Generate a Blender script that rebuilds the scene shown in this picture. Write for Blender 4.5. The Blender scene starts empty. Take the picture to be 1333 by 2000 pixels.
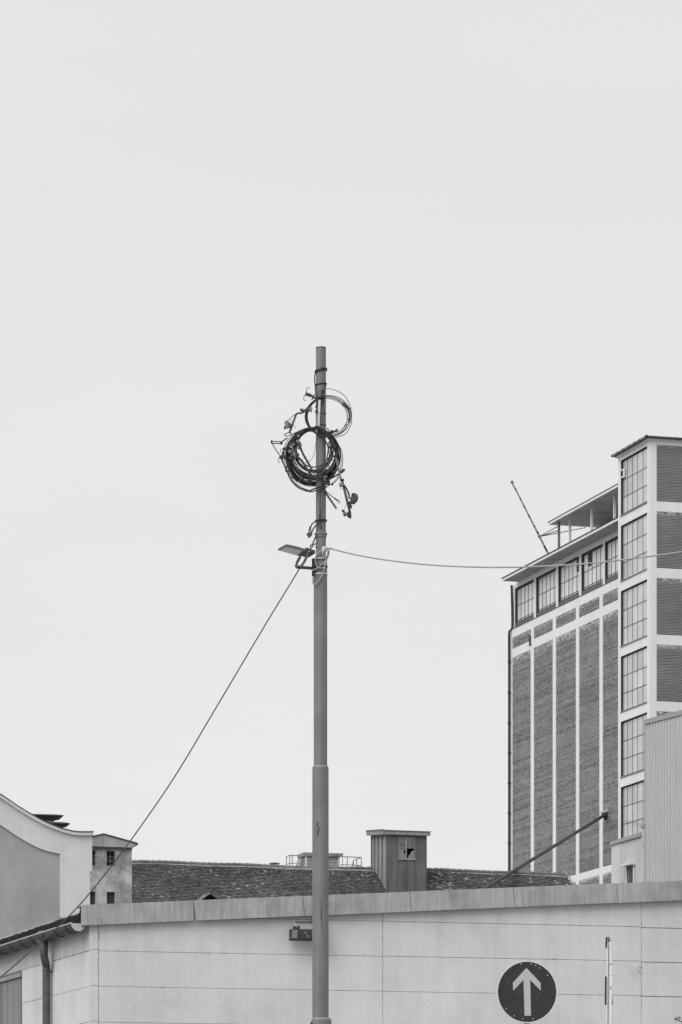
import bpy, bmesh, math, random
from mathutils import Vector
random.seed(7)
R = math.radians
scene = bpy.context.scene
COL = scene.collection

# ------------------------------------------------------------------ camera, sky, sun, exposure
FPX, CX, HY, EYE = 7500.0, 666.5, 2450.0, 1.6      # focal length in photo pixels, centre column, horizon row, eye height
cam = bpy.data.cameras.new('camera'); camo = bpy.data.objects.new('camera', cam); COL.objects.link(camo)
camo.location = (0, 0, EYE); camo.rotation_euler = (R(90), 0, 0)
cam.sensor_fit = 'VERTICAL'; cam.sensor_height = 36; cam.lens = 135
cam.shift_y = (HY - 1000) / 2000
cam.clip_start = 1; cam.clip_end = 6000
scene.camera = camo

SUN = Vector((-0.52, -0.66, 0.85)).normalized()
world = bpy.data.worlds.new('World'); scene.world = world; world.use_nodes = True
wn, wl = world.node_tree.nodes, world.node_tree.links
bg = wn['Background']
sky = wn.new('ShaderNodeTexSky'); sky.sky_type = 'NISHITA'; sky.sun_disc = False
sky.sun_elevation = math.asin(SUN.z); sky.sun_rotation = math.atan2(SUN.x, SUN.y)
bw = wn.new('ShaderNodeRGBToBW'); wl.new(sky.outputs[0], bw.inputs[0])
skm = wn.new('ShaderNodeMath'); skm.operation = 'MULTIPLY'; skm.inputs[1].default_value = 0.4; wl.new(bw.outputs[0], skm.inputs[0])
tc = wn.new('ShaderNodeTexCoord')
cn = wn.new('ShaderNodeTexNoise'); cn.inputs['Scale'].default_value = 5.0; cn.inputs['Detail'].default_value = 5
cmp_ = wn.new('ShaderNodeMapping'); cmp_.inputs['Scale'].default_value = (1, 1, 3.2); cmp_.inputs['Rotation'].default_value = (0, R(14), 0)
wl.new(tc.outputs['Generated'], cmp_.inputs[0]); wl.new(cmp_.outputs[0], cn.inputs['Vector'])
sxyz = wn.new('ShaderNodeSeparateXYZ'); wl.new(tc.outputs['Generated'], sxyz.inputs[0])
hz = wn.new('ShaderNodeMapRange'); hz.interpolation_type = 'SMOOTHSTEP'; hz.inputs[1].default_value = 0.02; hz.inputs[2].default_value = 0.30
hz.inputs[3].default_value = 1.055; hz.inputs[4].default_value = 0.995; wl.new(sxyz.outputs[2], hz.inputs[0])
hm = wn.new('ShaderNodeMath'); hm.operation = 'MULTIPLY'
cr = wn.new('ShaderNodeMapRange'); cr.inputs[1].default_value = 0.3; cr.inputs[2].default_value = 0.7
cr.inputs[3].default_value = 7.40; cr.inputs[4].default_value = 7.72; wl.new(cn.outputs[0], cr.inputs[0])
wl.new(cr.outputs[0], hm.inputs[0]); wl.new(hz.outputs[0], hm.inputs[1])
mx = wn.new('ShaderNodeMix'); mx.inputs[0].default_value = 0.97           # nearly closed cloud deck
wl.new(skm.outputs[0], mx.inputs[2]); wl.new(hm.outputs[0], mx.inputs[3])
wl.new(mx.outputs[0], bg.inputs['Color']); bg.inputs['Strength'].default_value = 0.0725
sl = bpy.data.lights.new('sun', 'SUN'); so = bpy.data.objects.new('sun', sl); COL.objects.link(so)
sl.energy = 1.5; sl.angle = R(55); sl.color = (1.0, 0.995, 0.985)
so.rotation_euler = SUN.to_track_quat('Z', 'Y').to_euler()
vs = scene.view_settings
vs.view_transform = 'Standard'; vs.look = 'None'; vs.exposure = 0.55; vs.gamma = 1; vs.use_curve_mapping = False

# ------------------------------------------------------------------ helpers: space
def at(px, py, Y):
    return Vector(((px - CX) / FPX * Y, Y, EYE + (HY - py) / FPX * Y))
class Frame:
    """vertical plane: s along it, n outwards (towards the viewer's side), z up"""
    def __init__(self, p0, d, side):
        self.p = Vector((p0[0], p0[1])); self.d = Vector(d).normalized()
        self.n = Vector((self.d.y, -self.d.x)) * side
    def pt(self, s, z, n=0.0):
        q = self.p + self.d * s + self.n * n
        return Vector((q.x, q.y, z))
    def hit(self, px, py, n=0.0):
        a = (px - CX) / FPX; o = self.p + self.n * n; d = self.d
        s = (a * o.y - o.x) / (d.x - a * d.y)
        Y = o.y + s * d.y
        return s, EYE + (HY - py) / FPX * Y
def hit3(px, py, p0, e1, e2):
    n = e1.cross(e2); D = Vector(((px - CX) / FPX, 1, (HY - py) / FPX)); o = Vector((0, 0, EYE))
    return o + D * ((p0 - o).dot(n) / D.dot(n))
def spl(pts, k=6, closed=False):
    P = [Vector(p) for p in pts]; n = len(P); out = []
    rng = n if closed else n - 1
    for i in range(rng):
        if closed: a, b, c, d = P[(i-1) % n], P[i], P[(i+1) % n], P[(i+2) % n]
        else: a, b, c, d = P[max(i-1, 0)], P[i], P[i+1], P[min(i+2, n-1)]
        for j in range(k):
            t = j / k
            out.append(0.5*((2*b) + (c-a)*t + (2*a-5*b+4*c-d)*t*t + (3*b-a-3*c+d)*t**3))
    if not closed: out.append(P[-1])
    return out

# ------------------------------------------------------------------ helpers: meshes
class MB:
    def __init__(self): self.v = []; self.f = []; self.t = []
    def add(self, vs, fs, tint=0.0):
        k = len(self.v); self.v += [tuple(x) for x in vs]
        self.f += [tuple(i + k for i in f) for f in fs]; self.t += [tint] * len(fs)
        return self
    def hexa(self, p, tint=0.0):      # p: 4 lower, 4 upper points in the same turn
        return self.add(p, [(3,2,1,0), (4,5,6,7), (0,1,5,4), (1,2,6,5), (2,3,7,6), (3,0,4,7)], tint)
    def fbox(self, F, s0, s1, n0, n1, z0, z1, tint=0.0, z0b=None, z1b=None):
        z0b = z0 if z0b is None else z0b; z1b = z1 if z1b is None else z1b
        return self.hexa([F.pt(s0,z0,n0), F.pt(s1,z0b,n0), F.pt(s1,z0b,n1), F.pt(s0,z0,n1),
                          F.pt(s0,z1,n0), F.pt(s1,z1b,n0), F.pt(s1,z1b,n1), F.pt(s0,z1,n1)], tint)
    def prism(self, F, poly, n0, n1):  # poly: (s, z) outline
        k = len(poly)
        a = [F.pt(s, z, n0) for s, z in poly]; b = [F.pt(s, z, n1) for s, z in poly]
        return self.add(a + b, [tuple(range(k))[::-1], tuple(range(k, 2*k))] + [(i, (i+1) % k, k + (i+1) % k, k + i) for i in range(k)])
    def tube(self, pts, r, sides=7, closed=False, caps=True):
        P = [Vector(p) for p in pts]; n = len(P)
        rr = r if isinstance(r, (list, tuple)) else [r] * n
        rings = []; up = None
        for i in range(n):
            if closed: t = P[(i+1) % n] - P[i-1]
            else: t = P[min(i+1, n-1)] - P[max(i-1, 0)]
            if t.length < 1e-9: t = Vector((0,0,1))
            t.normalize()
            if up is None: up = t.orthogonal().normalized()
            up = up - t * up.dot(t)
            if up.length < 1e-6: up = t.orthogonal()
            up.normalize(); w = t.cross(up)
            rings.append([P[i] + (up*math.cos(2*math.pi*j/sides) + w*math.sin(2*math.pi*j/sides)) * rr[i] for j in range(sides)])
        vsx = [q for rg in rings for q in rg]; fs = []
        for i in range(n if closed else n - 1):
            a, b = i * sides, ((i+1) % n) * sides
            for j in range(sides): fs.append((a+j, a+(j+1) % sides, b+(j+1) % sides, b+j))
        if caps and not closed: fs += [tuple(range(sides))[::-1], tuple(range((n-1)*sides, n*sides))]
        return self.add(vsx, fs)
    def bar(self, p, q, w, t, side=None):   # flat bar from p to q
        p, q = Vector(p), Vector(q); d = (q-p).normalized()
        s = Vector(side) if side else d.cross(Vector((0,1,0)))
        s = (s - d*s.dot(d)).normalized(); u = d.cross(s)
        c = [(-1,-1),(1,-1),(1,1),(-1,1)]
        return self.hexa([p + s*(a*w/2) + u*(b*t/2) for a, b in c] + [q + s*(a*w/2) + u*(b*t/2) for a, b in c])
    def lathe(self, c, prof, sides=24, axis=Vector((0,0,1)), caps=True):    # prof: (r, h)
        c = Vector(c); ax = Vector(axis).normalized(); e = ax.orthogonal().normalized(); w = ax.cross(e)
        vsx = [c + ax*h + (e*math.cos(2*math.pi*j/sides) + w*math.sin(2*math.pi*j/sides))*r for r, h in prof for j in range(sides)]
        fs = [(i*sides+j, i*sides+(j+1) % sides, (i+1)*sides+(j+1) % sides, (i+1)*sides+j) for i in range(len(prof)-1) for j in range(sides)]
        if caps: fs += [tuple(range(sides))[::-1], tuple(range((len(prof)-1)*sides, len(prof)*sides))]
        return self.add(vsx, fs)
ORG = {}
def setp(o, **k):
    for a, b in k.items():
        if b is not None: o[a] = b
def thing(name, label, cat, loc, group=None):
    o = bpy.data.objects.new(name, None); COL.objects.link(o); o.location = loc; o.empty_display_size = 0.3
    ORG[o.name] = Vector(loc); setp(o, label=label, category=cat, group=group); return o
def obj(name, mb, m, parent=None, smooth=False, label=None, cat=None, kind=None, group=None, tint=False, fix=True):
    me = bpy.data.meshes.new(name)
    if parent is not None: org = ORG[parent.name]
    else:
        xs = [v[0] for v in mb.v]; ys = [v[1] for v in mb.v]; zs = [v[2] for v in mb.v]
        org = Vector(((min(xs)+max(xs))/2, (min(ys)+max(ys))/2, min(zs)))
    me.from_pydata([(v[0]-org.x, v[1]-org.y, v[2]-org.z) for v in mb.v], [], mb.f)
    if tint:
        at_ = me.attributes.new('tint', 'FLOAT', 'FACE'); at_.data.foreach_set('value', mb.t)
    if fix and len(mb.f) < 20000:
        bm = bmesh.new(); bm.from_mesh(me); bmesh.ops.recalc_face_normals(bm, faces=bm.faces); bm.to_mesh(me); bm.free()
    if smooth:
        me.polygons.foreach_set('use_smooth', [True]*len(me.polygons))
        me.set_sharp_from_angle(angle=R(40))
    me.materials.append(m)
    o = bpy.data.objects.new(name, me); COL.objects.link(o)
    if parent is not None: o.parent = parent
    else: o.location = org
    ORG[o.name] = org
    setp(o, label=label, category=cat, kind=kind, group=group)
    return o

# ------------------------------------------------------------------ materials (all greys: the photograph is black and white)
def mat(name, col, rough=0.85, var=0.12, scale=6.0, detail=5, streak=0.0, sscale=14.0, sz=0.35, speck=0.0, spscale=60.0,
        spth=0.68, metal=0.0, spec=0.3, bump=0.0, bscale=60.0, island=0.0, tint=0.0, paint=0.0, stain=0.0, stscale=1.2, stth=0.56, objrand=0.0):
    m = bpy.data.materials.new(name); m.use_nodes = True
    N, L = m.node_tree.nodes, m.node_tree.links; b = N['Principled BSDF']
    b.inputs['Roughness'].default_value = rough; b.inputs['Metallic'].default_value = metal
    b.inputs['Specular IOR Level'].default_value = spec
    t = N.new('ShaderNodeTexCoord'); val = None
    def noise(sc, det, vec=None, rgh=0.55):
        n = N.new('ShaderNodeTexNoise'); n.inputs['Scale'].default_value = sc; n.inputs['Detail'].default_value = det
        n.inputs['Roughness'].default_value = rgh
        L.new(vec if vec else t.outputs['Object'], n.inputs['Vector']); return n.outputs[0]
    def remap(x, a, b_, c, d):
        r = N.new('ShaderNodeMapRange'); r.inputs[1].default_value = a; r.inputs[2].default_value = b_
        r.inputs[3].default_value = c; r.inputs[4].default_value = d; L.new(x, r.inputs[0]); return r.outputs[0]
    def mul(x, y):
        q = N.new('ShaderNodeMath'); q.operation = 'MULTIPLY'
        if hasattr(x, 'links') or hasattr(x, 'is_linked'): L.new(x, q.inputs[0])
        else: q.inputs[0].default_value = x
        L.new(y, q.inputs[1]); return q.outputs[0]
    val = mul(col, remap(noise(scale, detail), 0.3, 0.7, 1-var, 1+var))
    if streak:
        mp = N.new('ShaderNodeMapping'); mp.inputs['Scale'].default_value = (sscale, sscale, sz); L.new(t.outputs['Object'], mp.inputs[0])
        val = mul(val, remap(noise(1.0, 6, mp.outputs[0], 0.65), 0.3, 0.7, 1-streak, 1+streak*0.7))
    if speck:
        val = mul(val, remap(noise(spscale, 3), spth, spth+0.06, 1, 1-speck))
    if stain:
        val = mul(val, remap(noise(stscale, 8, None, 0.68), stth-0.07, stth+0.07, 1, 1-stain))
    if island:
        g = N.new('ShaderNodeNewGeometry'); val = mul(val, remap(g.outputs['Random Per Island'], 0, 1, 1-island, 1+island))
    if objrand:
        oi = N.new('ShaderNodeObjectInfo'); val = mul(val, remap(oi.outputs['Random'], 0, 1, 1-objrand, 1+objrand))
    if tint:
        a = N.new('ShaderNodeAttribute'); a.attribute_name = 'tint'
        val = mul(val, remap(a.outputs['Fac'], -1, 0, 0.05, 1))
        q = N.new('ShaderNodeMix'); L.new(a.outputs['Fac'], q.inputs[0]); L.new(val, q.inputs[2]); q.inputs[3].default_value = tint; val = q.outputs[0]
    L.new(val, b.inputs['Base Color'])
    if bump:
        bn = N.new('ShaderNodeBump'); bn.inputs['Strength'].default_value = bump; bn.inputs['Distance'].default_value = 0.01
        L.new(noise(bscale, 4), bn.inputs['Height']); L.new(bn.outputs[0], b.inputs['Normal'])
    return m
M = dict(
    ground=mat('concrete_yard', 0.24, 0.95, 0.25, 0.4, stain=0.15),
    panel=mat('painted_aerated_concrete', 0.635, 0.9, 0.075, 0.9, streak=0.06, sscale=6, stain=0.09, stscale=1.3, speck=0.3, spscale=55, spth=0.63, bump=0.25, bscale=45),
    panelstained=mat('streaked_aerated_concrete', 0.57, 0.9, 0.08, 1.6, streak=0.26, sscale=11, sz=0.5, speck=0.25, spscale=38, stain=0.16, stscale=1.6, bump=0.25, bscale=45),
    chip=mat('dirt_chip', 0.20, 0.95, 0.4, 20),
    joint=mat('dark_joint', 0.42, 0.95, 0.2),
    coping=mat('coping_metal', 0.36, 0.75, 0.10, 2.2, streak=0.22, sscale=26, sz=0.5, speck=0.25, spscale=30, spth=0.68, stain=0.22, stscale=1.6),
    moss=mat('dark_moss', 0.04, 1.0, 0.4, 9, bump=0.8, bscale=30),
    roofedge=mat('old_fibre_cement', 0.017, 0.95, 0.5, 7, streak=0.5, sscale=18, bump=0.5, bscale=20),
    zincpipe=mat('galvanised_pipe', 0.10, 0.5, 0.22, 9, streak=0.2, sscale=20, speck=0.15, spscale=50, metal=0.2),
    gutter=mat('weathered_gutter', 0.07, 0.55, 0.18, 8, metal=0.2),
    gutterlight=mat('pale_gutter_cap', 0.50, 0.6, 0.08, 9),
    darkmetal=mat('dark_metal', 0.045, 0.55, 0.3, 20),
    board=mat('grey_boards', 0.24, 0.8, 0.08, 4, streak=0.1),
    boardframe=mat('grey_frame', 0.30, 0.7, 0.08, 4),
    mast=mat('grey_mast_paint', 0.188, 0.62, 0.09, 3.0, streak=0.17, stain=0.10, stscale=3.5, sscale=45, sz=0.6, speck=0.2, spscale=24, spth=0.72, spec=0.35),
    mastring=mat('bare_weld_ring', 0.42, 0.6, 0.35, 40),
    wear=mat('worn_paint_patch', 0.085, 0.8, 0.3, 40),
    cable=mat('black_cable', 0.026, 0.5, 0.3, 30, spec=0.4),
    wire=mat('bare_wire', 0.07, 0.45, 0.3, 20, metal=0.3),
    guywire=mat('dark_guy_wire', 0.04, 0.5, 0.2, 12),
    wiregrey=mat('grey_sheathed_wire', 0.34, 0.5, 0.15, 12),
    wirelight=mat('pale_grey_cable', 0.33, 0.5, 0.12, 25),
    hardware=mat('dull_steel_fitting', 0.085, 0.55, 0.3, 40, metal=0.3),
    hardlight=mat('galvanised_fitting', 0.22, 0.5, 0.25, 40, metal=0.2),
    strap=mat('pale_steel_strap', 0.62, 0.4, 0.1, 30),
    lamp=mat('grey_lamp_housing', 0.09, 0.5, 0.12, 20),
    lens=mat('lamp_lens', 0.72, 0.25, 0.12, 35, spec=0.5),
    white=mat('white_render', 0.78, 0.9, 0.05, 0.35, streak=0.05, sscale=2.2, sz=0.15),
    whitetower=mat('white_concrete_frame', 0.76, 0.9, 0.04, 0.5, streak=0.05, sscale=1.8, sz=0.12),
    mortarpale=mat('front_mortar', 0.62, 0.95, 0.1, 1.5),
    mortar=mat('pale_mortar', 0.44, 0.95, 0.1, 1.5),
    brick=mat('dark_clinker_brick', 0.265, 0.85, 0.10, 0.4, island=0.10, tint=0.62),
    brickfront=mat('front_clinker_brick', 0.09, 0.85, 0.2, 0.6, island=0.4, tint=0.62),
    wglass=mat('matt_window_glass', 0.54, 0.18, 0.12, 0.9, spec=0.5, objrand=0.16),
    wglasspale=mat('pale_matt_window_glass', 0.66, 0.15, 0.14, 0.5, spec=0.5, objrand=0.14),
    steelbar=mat('window_steel', 0.06, 0.6, 0.15, 3),
    steelmid=mat('grey_window_steel', 0.20, 0.6, 0.1, 3),
    soffit=mat('grey_soffit', 0.42, 0.9, 0.12, 0.6, stain=0.2, stscale=0.7),
    darkroof=mat('bitumen_edge', 0.06, 0.9, 0.35, 2.5),
    cladding=mat('ribbed_sheet', 0.50, 0.6, 0.05, 0.4, streak=0.08, sscale=3, sz=0.08),
    claddingpale=mat('pale_ribbed_sheet', 0.68, 0.6, 0.04, 0.4),
    claddingtrim=mat('sheet_trim', 0.33, 0.6, 0.08, 0.6),
    tile=mat('clay_roof_tile', 0.100, 0.9, 0.28, 0.35, island=0.35, tint=0.50, bump=0.3, bscale=6),
    ridge=mat('ridge_tile', 0.16, 0.9, 0.35, 1.5),
    rooflight=mat('pale_ridge_mortar', 0.26, 0.9, 0.35, 2.0),
    zinc=mat('zinc_sheet', 0.135, 0.6, 0.15, 1.1, streak=0.28, sscale=5, sz=0.35, speck=0.1, spscale=12, metal=0.1),
    zincpale=mat('pale_zinc_sheet', 0.26, 0.6, 0.12, 1.1, streak=0.25, sscale=5, sz=0.3),
    zinctrim=mat('zinc_roof_trim', 0.27, 0.6, 0.2, 2.5, streak=0.2, sscale=6),
    glassdirty=mat('dirty_window_glass', 0.15, 0.15, 0.55, 2.2, spec=0.5),
    glassclear=mat('pale_window_glass', 0.21, 0.15, 0.12, 2.0, spec=0.5),
    interior=mat('dark_interior', 0.012, 1.0, 0.2),
    plaster=mat('crumbling_plaster', 0.44, 0.95, 0.26, 2.2, stain=0.45, stscale=1.0, stth=0.50, streak=0.1, sscale=2, speck=0.2, spscale=9, spth=0.6, bump=0.5, bscale=8),
    plastergable=mat('gable_plaster', 0.34, 0.9, 0.10, 1.2, stain=0.3, stscale=0.8, stth=0.57, streak=0.2, sscale=3),
    renderlight=mat('pale_gable_render', 0.60, 0.9, 0.05, 0.5, stain=0.09, stscale=0.9, streak=0.05, sscale=2.5),
    rendergrey=mat('grey_gable_render', 0.345, 0.9, 0.10, 1.6, stain=0.10, stscale=0.9, streak=0.06, sscale=2, bump=0.3, bscale=10),
    rendercope=mat('gable_coping', 0.62, 0.85, 0.06, 1.2),
    louver=mat('pale_louvre', 0.55, 0.6, 0.08, 1.5),
    railing=mat('grey_railing', 0.13, 0.6, 0.1),
    signblue=mat('sign_blue_as_grey', 0.034, 0.45, 0.22, 9, speck=-0.5, spscale=14, spth=0.70, spec=0.3),
    signwhite=mat('sign_arrow_white', 0.46, 0.45, 0.05, 20),
    signrim=mat('sign_rim', 0.62, 0.5, 0.06, 20),
    scratch=mat('scratch_grey', 0.11, 0.7, 0.3, 60),
    whitepost=mat('white_post_paint', 0.78, 0.5, 0.05, 12),
    twig=mat('dark_twig', 0.035, 0.9, 0.3, 20),
    leaf=mat('dark_leaf', 0.045, 0.8, 0.3, 30),
    tubesteel=mat('brown_steel_tube', 0.055, 0.6, 0.2, 1.5),
    black=mat('black_stripe', 0.03, 0.6, 0.2),
)

# ------------------------------------------------------------------ ground
g = MB()
for i in range(12):
    for j in range(12):
        x0, y0 = -3000 + i*500, -2000 + j*500
        g.add([(x0,y0,0),(x0+500,y0,0),(x0+500,y0+500,0),(x0,y0+500,0)], [(0,1,2,3)])
obj('ground', g, M['ground'], kind='structure', fix=False)

# ------------------------------------------------------------------ near warehouse (aerated concrete panels)
C0 = at(175.5, 1857, 55)
FW = Frame((C0.x, C0.y), (1, 0.25), 1)              # front wall, s to the right
LW = Frame((C0.x, C0.y), (-0.3395, 1), -1)          # left wall, s away from the viewer
wh = thing('warehouse_building', 'low warehouse of pale concrete panels with sloping coping, spanning the bottom behind the mast', 'building', (C0.x, C0.y, 0))
SEND, LEND = 16.0, 14.0
# coping lines (top and bottom) as z(s) on the front wall
NC = 0.09
sa, za = FW.hit(160, 1767.5, NC); sb, zb = FW.hit(1333, 1720, NC)
_, zc = FW.hit(160, 1807.5, NC); _, zd = FW.hit(1333, 1758, NC)
ctop = lambda s: za + (zb-za)*(s-sa)/(sb-sa)
cbot = lambda s: zc + (zd-zc)*(s-sa)/(sb-sa)
# backing walls
mb = MB()
mb.prism(FW, [(0.06, 0), (SEND, 0), (SEND, ctop(SEND)-0.05), (0.06, ctop(0)-0.05)], -0.30, -0.035)
obj('backing_wall', mb, M['joint'], wh)
rows_z = []                                          # horizontal joints at the corner
z1 = FW.hit(175.5, 1856.5)[1]; z2 = FW.hit(175.5, 1926)[1]; PH_ = z1 - z2
zj = [z1 + PH_] + [z1 - PH_*i for i in range(0, 40) if z1 - PH_*i > 0.1] + [0.0]
sj = [0.0, FW.hit(192.7, 1900)[0], FW.hit(748, 1900)[0], FW.hit(1253, 1900)[0], SEND]
G = 0.0033
for k in range(4):
    offs = [random.uniform(-.004, .004) + (0.012 if k == 0 else 0) + (-0.01 if k == 3 else 0) for _ in range(len(zj)+1)]
    for i in range(-1, len(zj)-1):
        off = offs[i+1]; offd = offs[i+2] if i+2 < len(offs) else 0; GB_ = .0028 if k < 3 else .0055
        s0, s1 = sj[k]+G, sj[k+1]-G
        pr = random.uniform(-0.003, 0.003)
        m_ = MB()
        if i == -1:
            zl = zj[0]+off+G
            t0, t1 = ctop(s0)-0.06, ctop(s1)-0.06
            if t0 <= zl+0.02: continue
            m_.fbox(FW, s0, s1, -0.035, pr, zl, t0, z1b=t1)
        elif i == 0:
            zl, zh = zj[1]+offd+GB_, zj[0]+off-G*.5
            t0 = min(zh, ctop(s0)-0.06); t1 = min(zh, ctop(s1)-0.06)
            m_.fbox(FW, s0, s1, -0.035, pr, zl, t0, z1b=t1)
        else:
            lo = 0 if i == len(zj)-2 else zj[i+1]+offd+GB_
            m_.fbox(FW, s0, s1, -0.035, pr, lo, zj[i]+off-GB_)
        obj('concrete_panel', m_, M['panel'], wh)
# chips and dirt along the joints, thin dribbles of dirt on the panels
m_ = MB()
def chip(s, z, w, h):
    n_ = random.randint(5, 7); P = []
    for j in range(n_):
        a = 2*math.pi*j/n_; r_ = random.uniform(.5, 1.1); P.append(FW.pt(s + math.cos(a)*w*r_, z + math.sin(a)*h*r_, .0045))
    m_.add(P, [tuple(range(n_))])
for _ in range(46):
    s_ = sj[1] + random.gauss(0, .010); z_ = random.uniform(3.8, zj[0])
    chip(s_, z_, random.uniform(.002, .007), random.uniform(.004, .03))
for _ in range(22):
    chip(sj[3] + random.gauss(0, .006), random.uniform(4.2, zj[0]+.3), random.uniform(.002, .006), random.uniform(.004, .022))
for _ in range(12):
    chip(sj[2] + random.gauss(0, .008), random.uniform(4.2, zj[0]+.2), random.uniform(.002, .005), random.uniform(.004, .015))
for _ in range(60):
    chip(random.uniform(0, 10), random.choice(zj[:5]) + random.gauss(0, .008), random.uniform(.006, .035), random.uniform(.002, .005))
for _ in range(70):
    s_ = random.uniform(0.2, 10); chip(s_, cbot(s_) - abs(random.gauss(0, .12)) - .02, random.uniform(.002, .007), random.uniform(.003, .012))
obj('joint_chips', m_, M['chip'], wh, kind='stuff', fix=False)
# left wall panels
DX0, DX1 = LW.hit(43.5, 1900)[0], LW.hit(-60, 1900)[0]     # the boarded door bay
zdoor = LW.hit(43.5, 1898)[1]
mb = MB(); mb.fbox(LW, 0.06, LEND, -0.30, -0.04, 0, LW.hit(150, 1815)[1]+0.25); obj('backing_wall', mb, M['joint'], wh)
spans = [(0.0, LW.hit(102.5, 1900)[0]), (LW.hit(102.5, 1900)[0], DX0), (DX0, DX1), (DX1, LEND)]
ztopL = LW.hit(150, 1812)[1] + 0.12
for k, (s0, s1) in enumerate(spans):
    for i in range(0, len(zj)-1):
        lo, hi = zj[i+1], (zj[i] if i else ztopL)
        if i: hi = zj[i] - G
        lo = lo + G if i < len(zj)-2 else 0
        if k == 2:
            if hi <= zdoor: continue
            lo = max(lo, zdoor)
        m_ = MB(); m_.fbox(LW, s0+G*0.6, s1-G*0.6, -0.04, random.uniform(-0.003, 0.003), lo, hi)
        obj('concrete_panel', m_, M['panelstained' if i == 0 else 'panel'], wh)
m_ = MB()
for px, py, h, w in ((141,1876,.030,.006),(147,1880,.018,.004),(159,1882,.022,.004),(160,1876,.015,.003),(113,1893,.02,.003),(150,1889,.025,.003),(136,1893,.03,.002),(173,1893,.018,.004),(163,1889,.016,.003),(155,1878,.03,.002),(129,1890,.025,.002)):
    s_, z_ = LW.hit(px, py, .004); n_ = 8
    m_.add([LW.pt(s_ + math.cos(2*math.pi*j/n_)*w*random.uniform(.6,1.2), z_ + math.sin(2*math.pi*j/n_)*h*random.uniform(.7,1.3), .0045) for j in range(n_)], [tuple(range(n_))])
s_ = 0.05
while s_ < LW.hit(104, 1880)[0]:
    w = random.uniform(.02, .06); z_ = zj[1] + random.uniform(-.004, .004)
    if random.random() < .75: m_.add([LW.pt(s_ + math.cos(2*math.pi*j/6)*w*random.uniform(.6,1.1), z_ + math.sin(2*math.pi*j/6)*random.uniform(.002,.006), .0048) for j in range(6)], [tuple(range(6))])
    s_ += random.uniform(.04, .12)
obj('drip_stains', m_, M['chip'], wh, kind='stuff', fix=False)
# boarded door in the left wall
door = MB(); door.fbox(LW, DX0+0.01, DX1-0.01, -0.039, -0.03, 0, zdoor-0.03)
do = obj('door', door, M['darkmetal'], wh, label='grey vertically boarded door under the gutter')
m_ = MB(); m_.fbox(LW, DX0-0.01, DX1+0.01, 0.004, 0.035, zdoor-0.075, zdoor+0.0); m_.fbox(LW, DX0-0.01, DX1+0.01, 0.004, 0.05, zdoor+0.001, zdoor+0.02)
obj('head_frame', m_, M['boardframe'], do)
bx = [41.5, 37.5, 26.8, 15.0, 4.2]
for i in range(len(bx)-1):
    m_ = MB(); m_.fbox(LW, LW.hit(bx[i], 1900)[0]+0.012, LW.hit(bx[i+1], 1900)[0]-0.012, -0.03, 0.0, 0, zdoor-0.08)
    obj('board', m_, M['board'], do)
m_ = MB(); sx = LW.hit(3.8, 1900)[0]; m_.fbox(LW, sx, sx+0.10, -0.03, 0.03, 0, zdoor-0.08); obj('jamb', m_, M['boardframe'], do)
s_ = sx+0.11
while s_ < DX1-0.3:
    m_ = MB(); m_.fbox(LW, s_+0.008, s_+0.36, -0.03, 0.0, 0, zdoor-0.08); obj('board', m_, M['board'], do); s_ += 0.37
# coping sheets
cj = [160] + [378.5, 592, 800.5, 1002.5, 1203.5]
cs = [FW.hit(x, 1770, NC)[0] for x in cj] + [FW.hit(1203.5, 1740, NC)[0]+1.6, SEND]
for i in range(len(cs)-1):
    s0, s1 = cs[i]+0.004, cs[i+1]-0.004
    j = random.uniform(-0.006, 0.006)
    m_ = MB()
    sh = 0.026 if i else 0.0
    def cp(s, f, n): return FW.pt(s + sh*(1-f) , cbot(s) + (ctop(s)-cbot(s))*f + j*0.4, n)
    tilt = 0.02
    e1 = sh if i < len(cs)-2 else 0
    b0, b1, t0, t1 = cbot(s0)+j*.4, cbot(s1)+j*.4, ctop(s0)+j*.4, ctop(s1)+j*.4; o = NC+tilt
    # folded sheet: front plate with an open underside, and a top plate over the wall head
    m_.hexa([FW.pt(s0+sh, b0, o-.012), FW.pt(s1+e1, b1, o-.012), FW.pt(s1+e1, b1, o), FW.pt(s0+sh, b0, o),
             FW.pt(s0, t0, NC-.012), FW.pt(s1, t1, NC-.012), FW.pt(s1, t1, NC), FW.pt(s0, t0, NC)])
    m_.hexa([FW.pt(s0, t0-.012, -.33), FW.pt(s1, t1-.012, -.33), FW.pt(s1, t1-.012, NC-.0125), FW.pt(s0, t0-.012, NC-.0125),
             FW.pt(s0, t0-.0005, -.33), FW.pt(s1, t1-.0005, -.33), FW.pt(s1, t1-.0005, NC-.0125), FW.pt(s0, t0-.0005, NC-.0125)])
    if i == 0: m_.hexa([FW.pt(s0+.001, b0, .01), FW.pt(s0+.012, b0, .01), FW.pt(s0+.012, b0, o-.013), FW.pt(s0+.001, b0, o-.013),
             FW.pt(s0+.001, t0-.013, .01), FW.pt(s0+.012, t0-.013, .01), FW.pt(s0+.012, t0-.013, NC-.013), FW.pt(s0+.001, t0-.013, NC-.013)])
    c_ = obj('coping_sheet', m_, M['coping'], wh)
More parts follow.
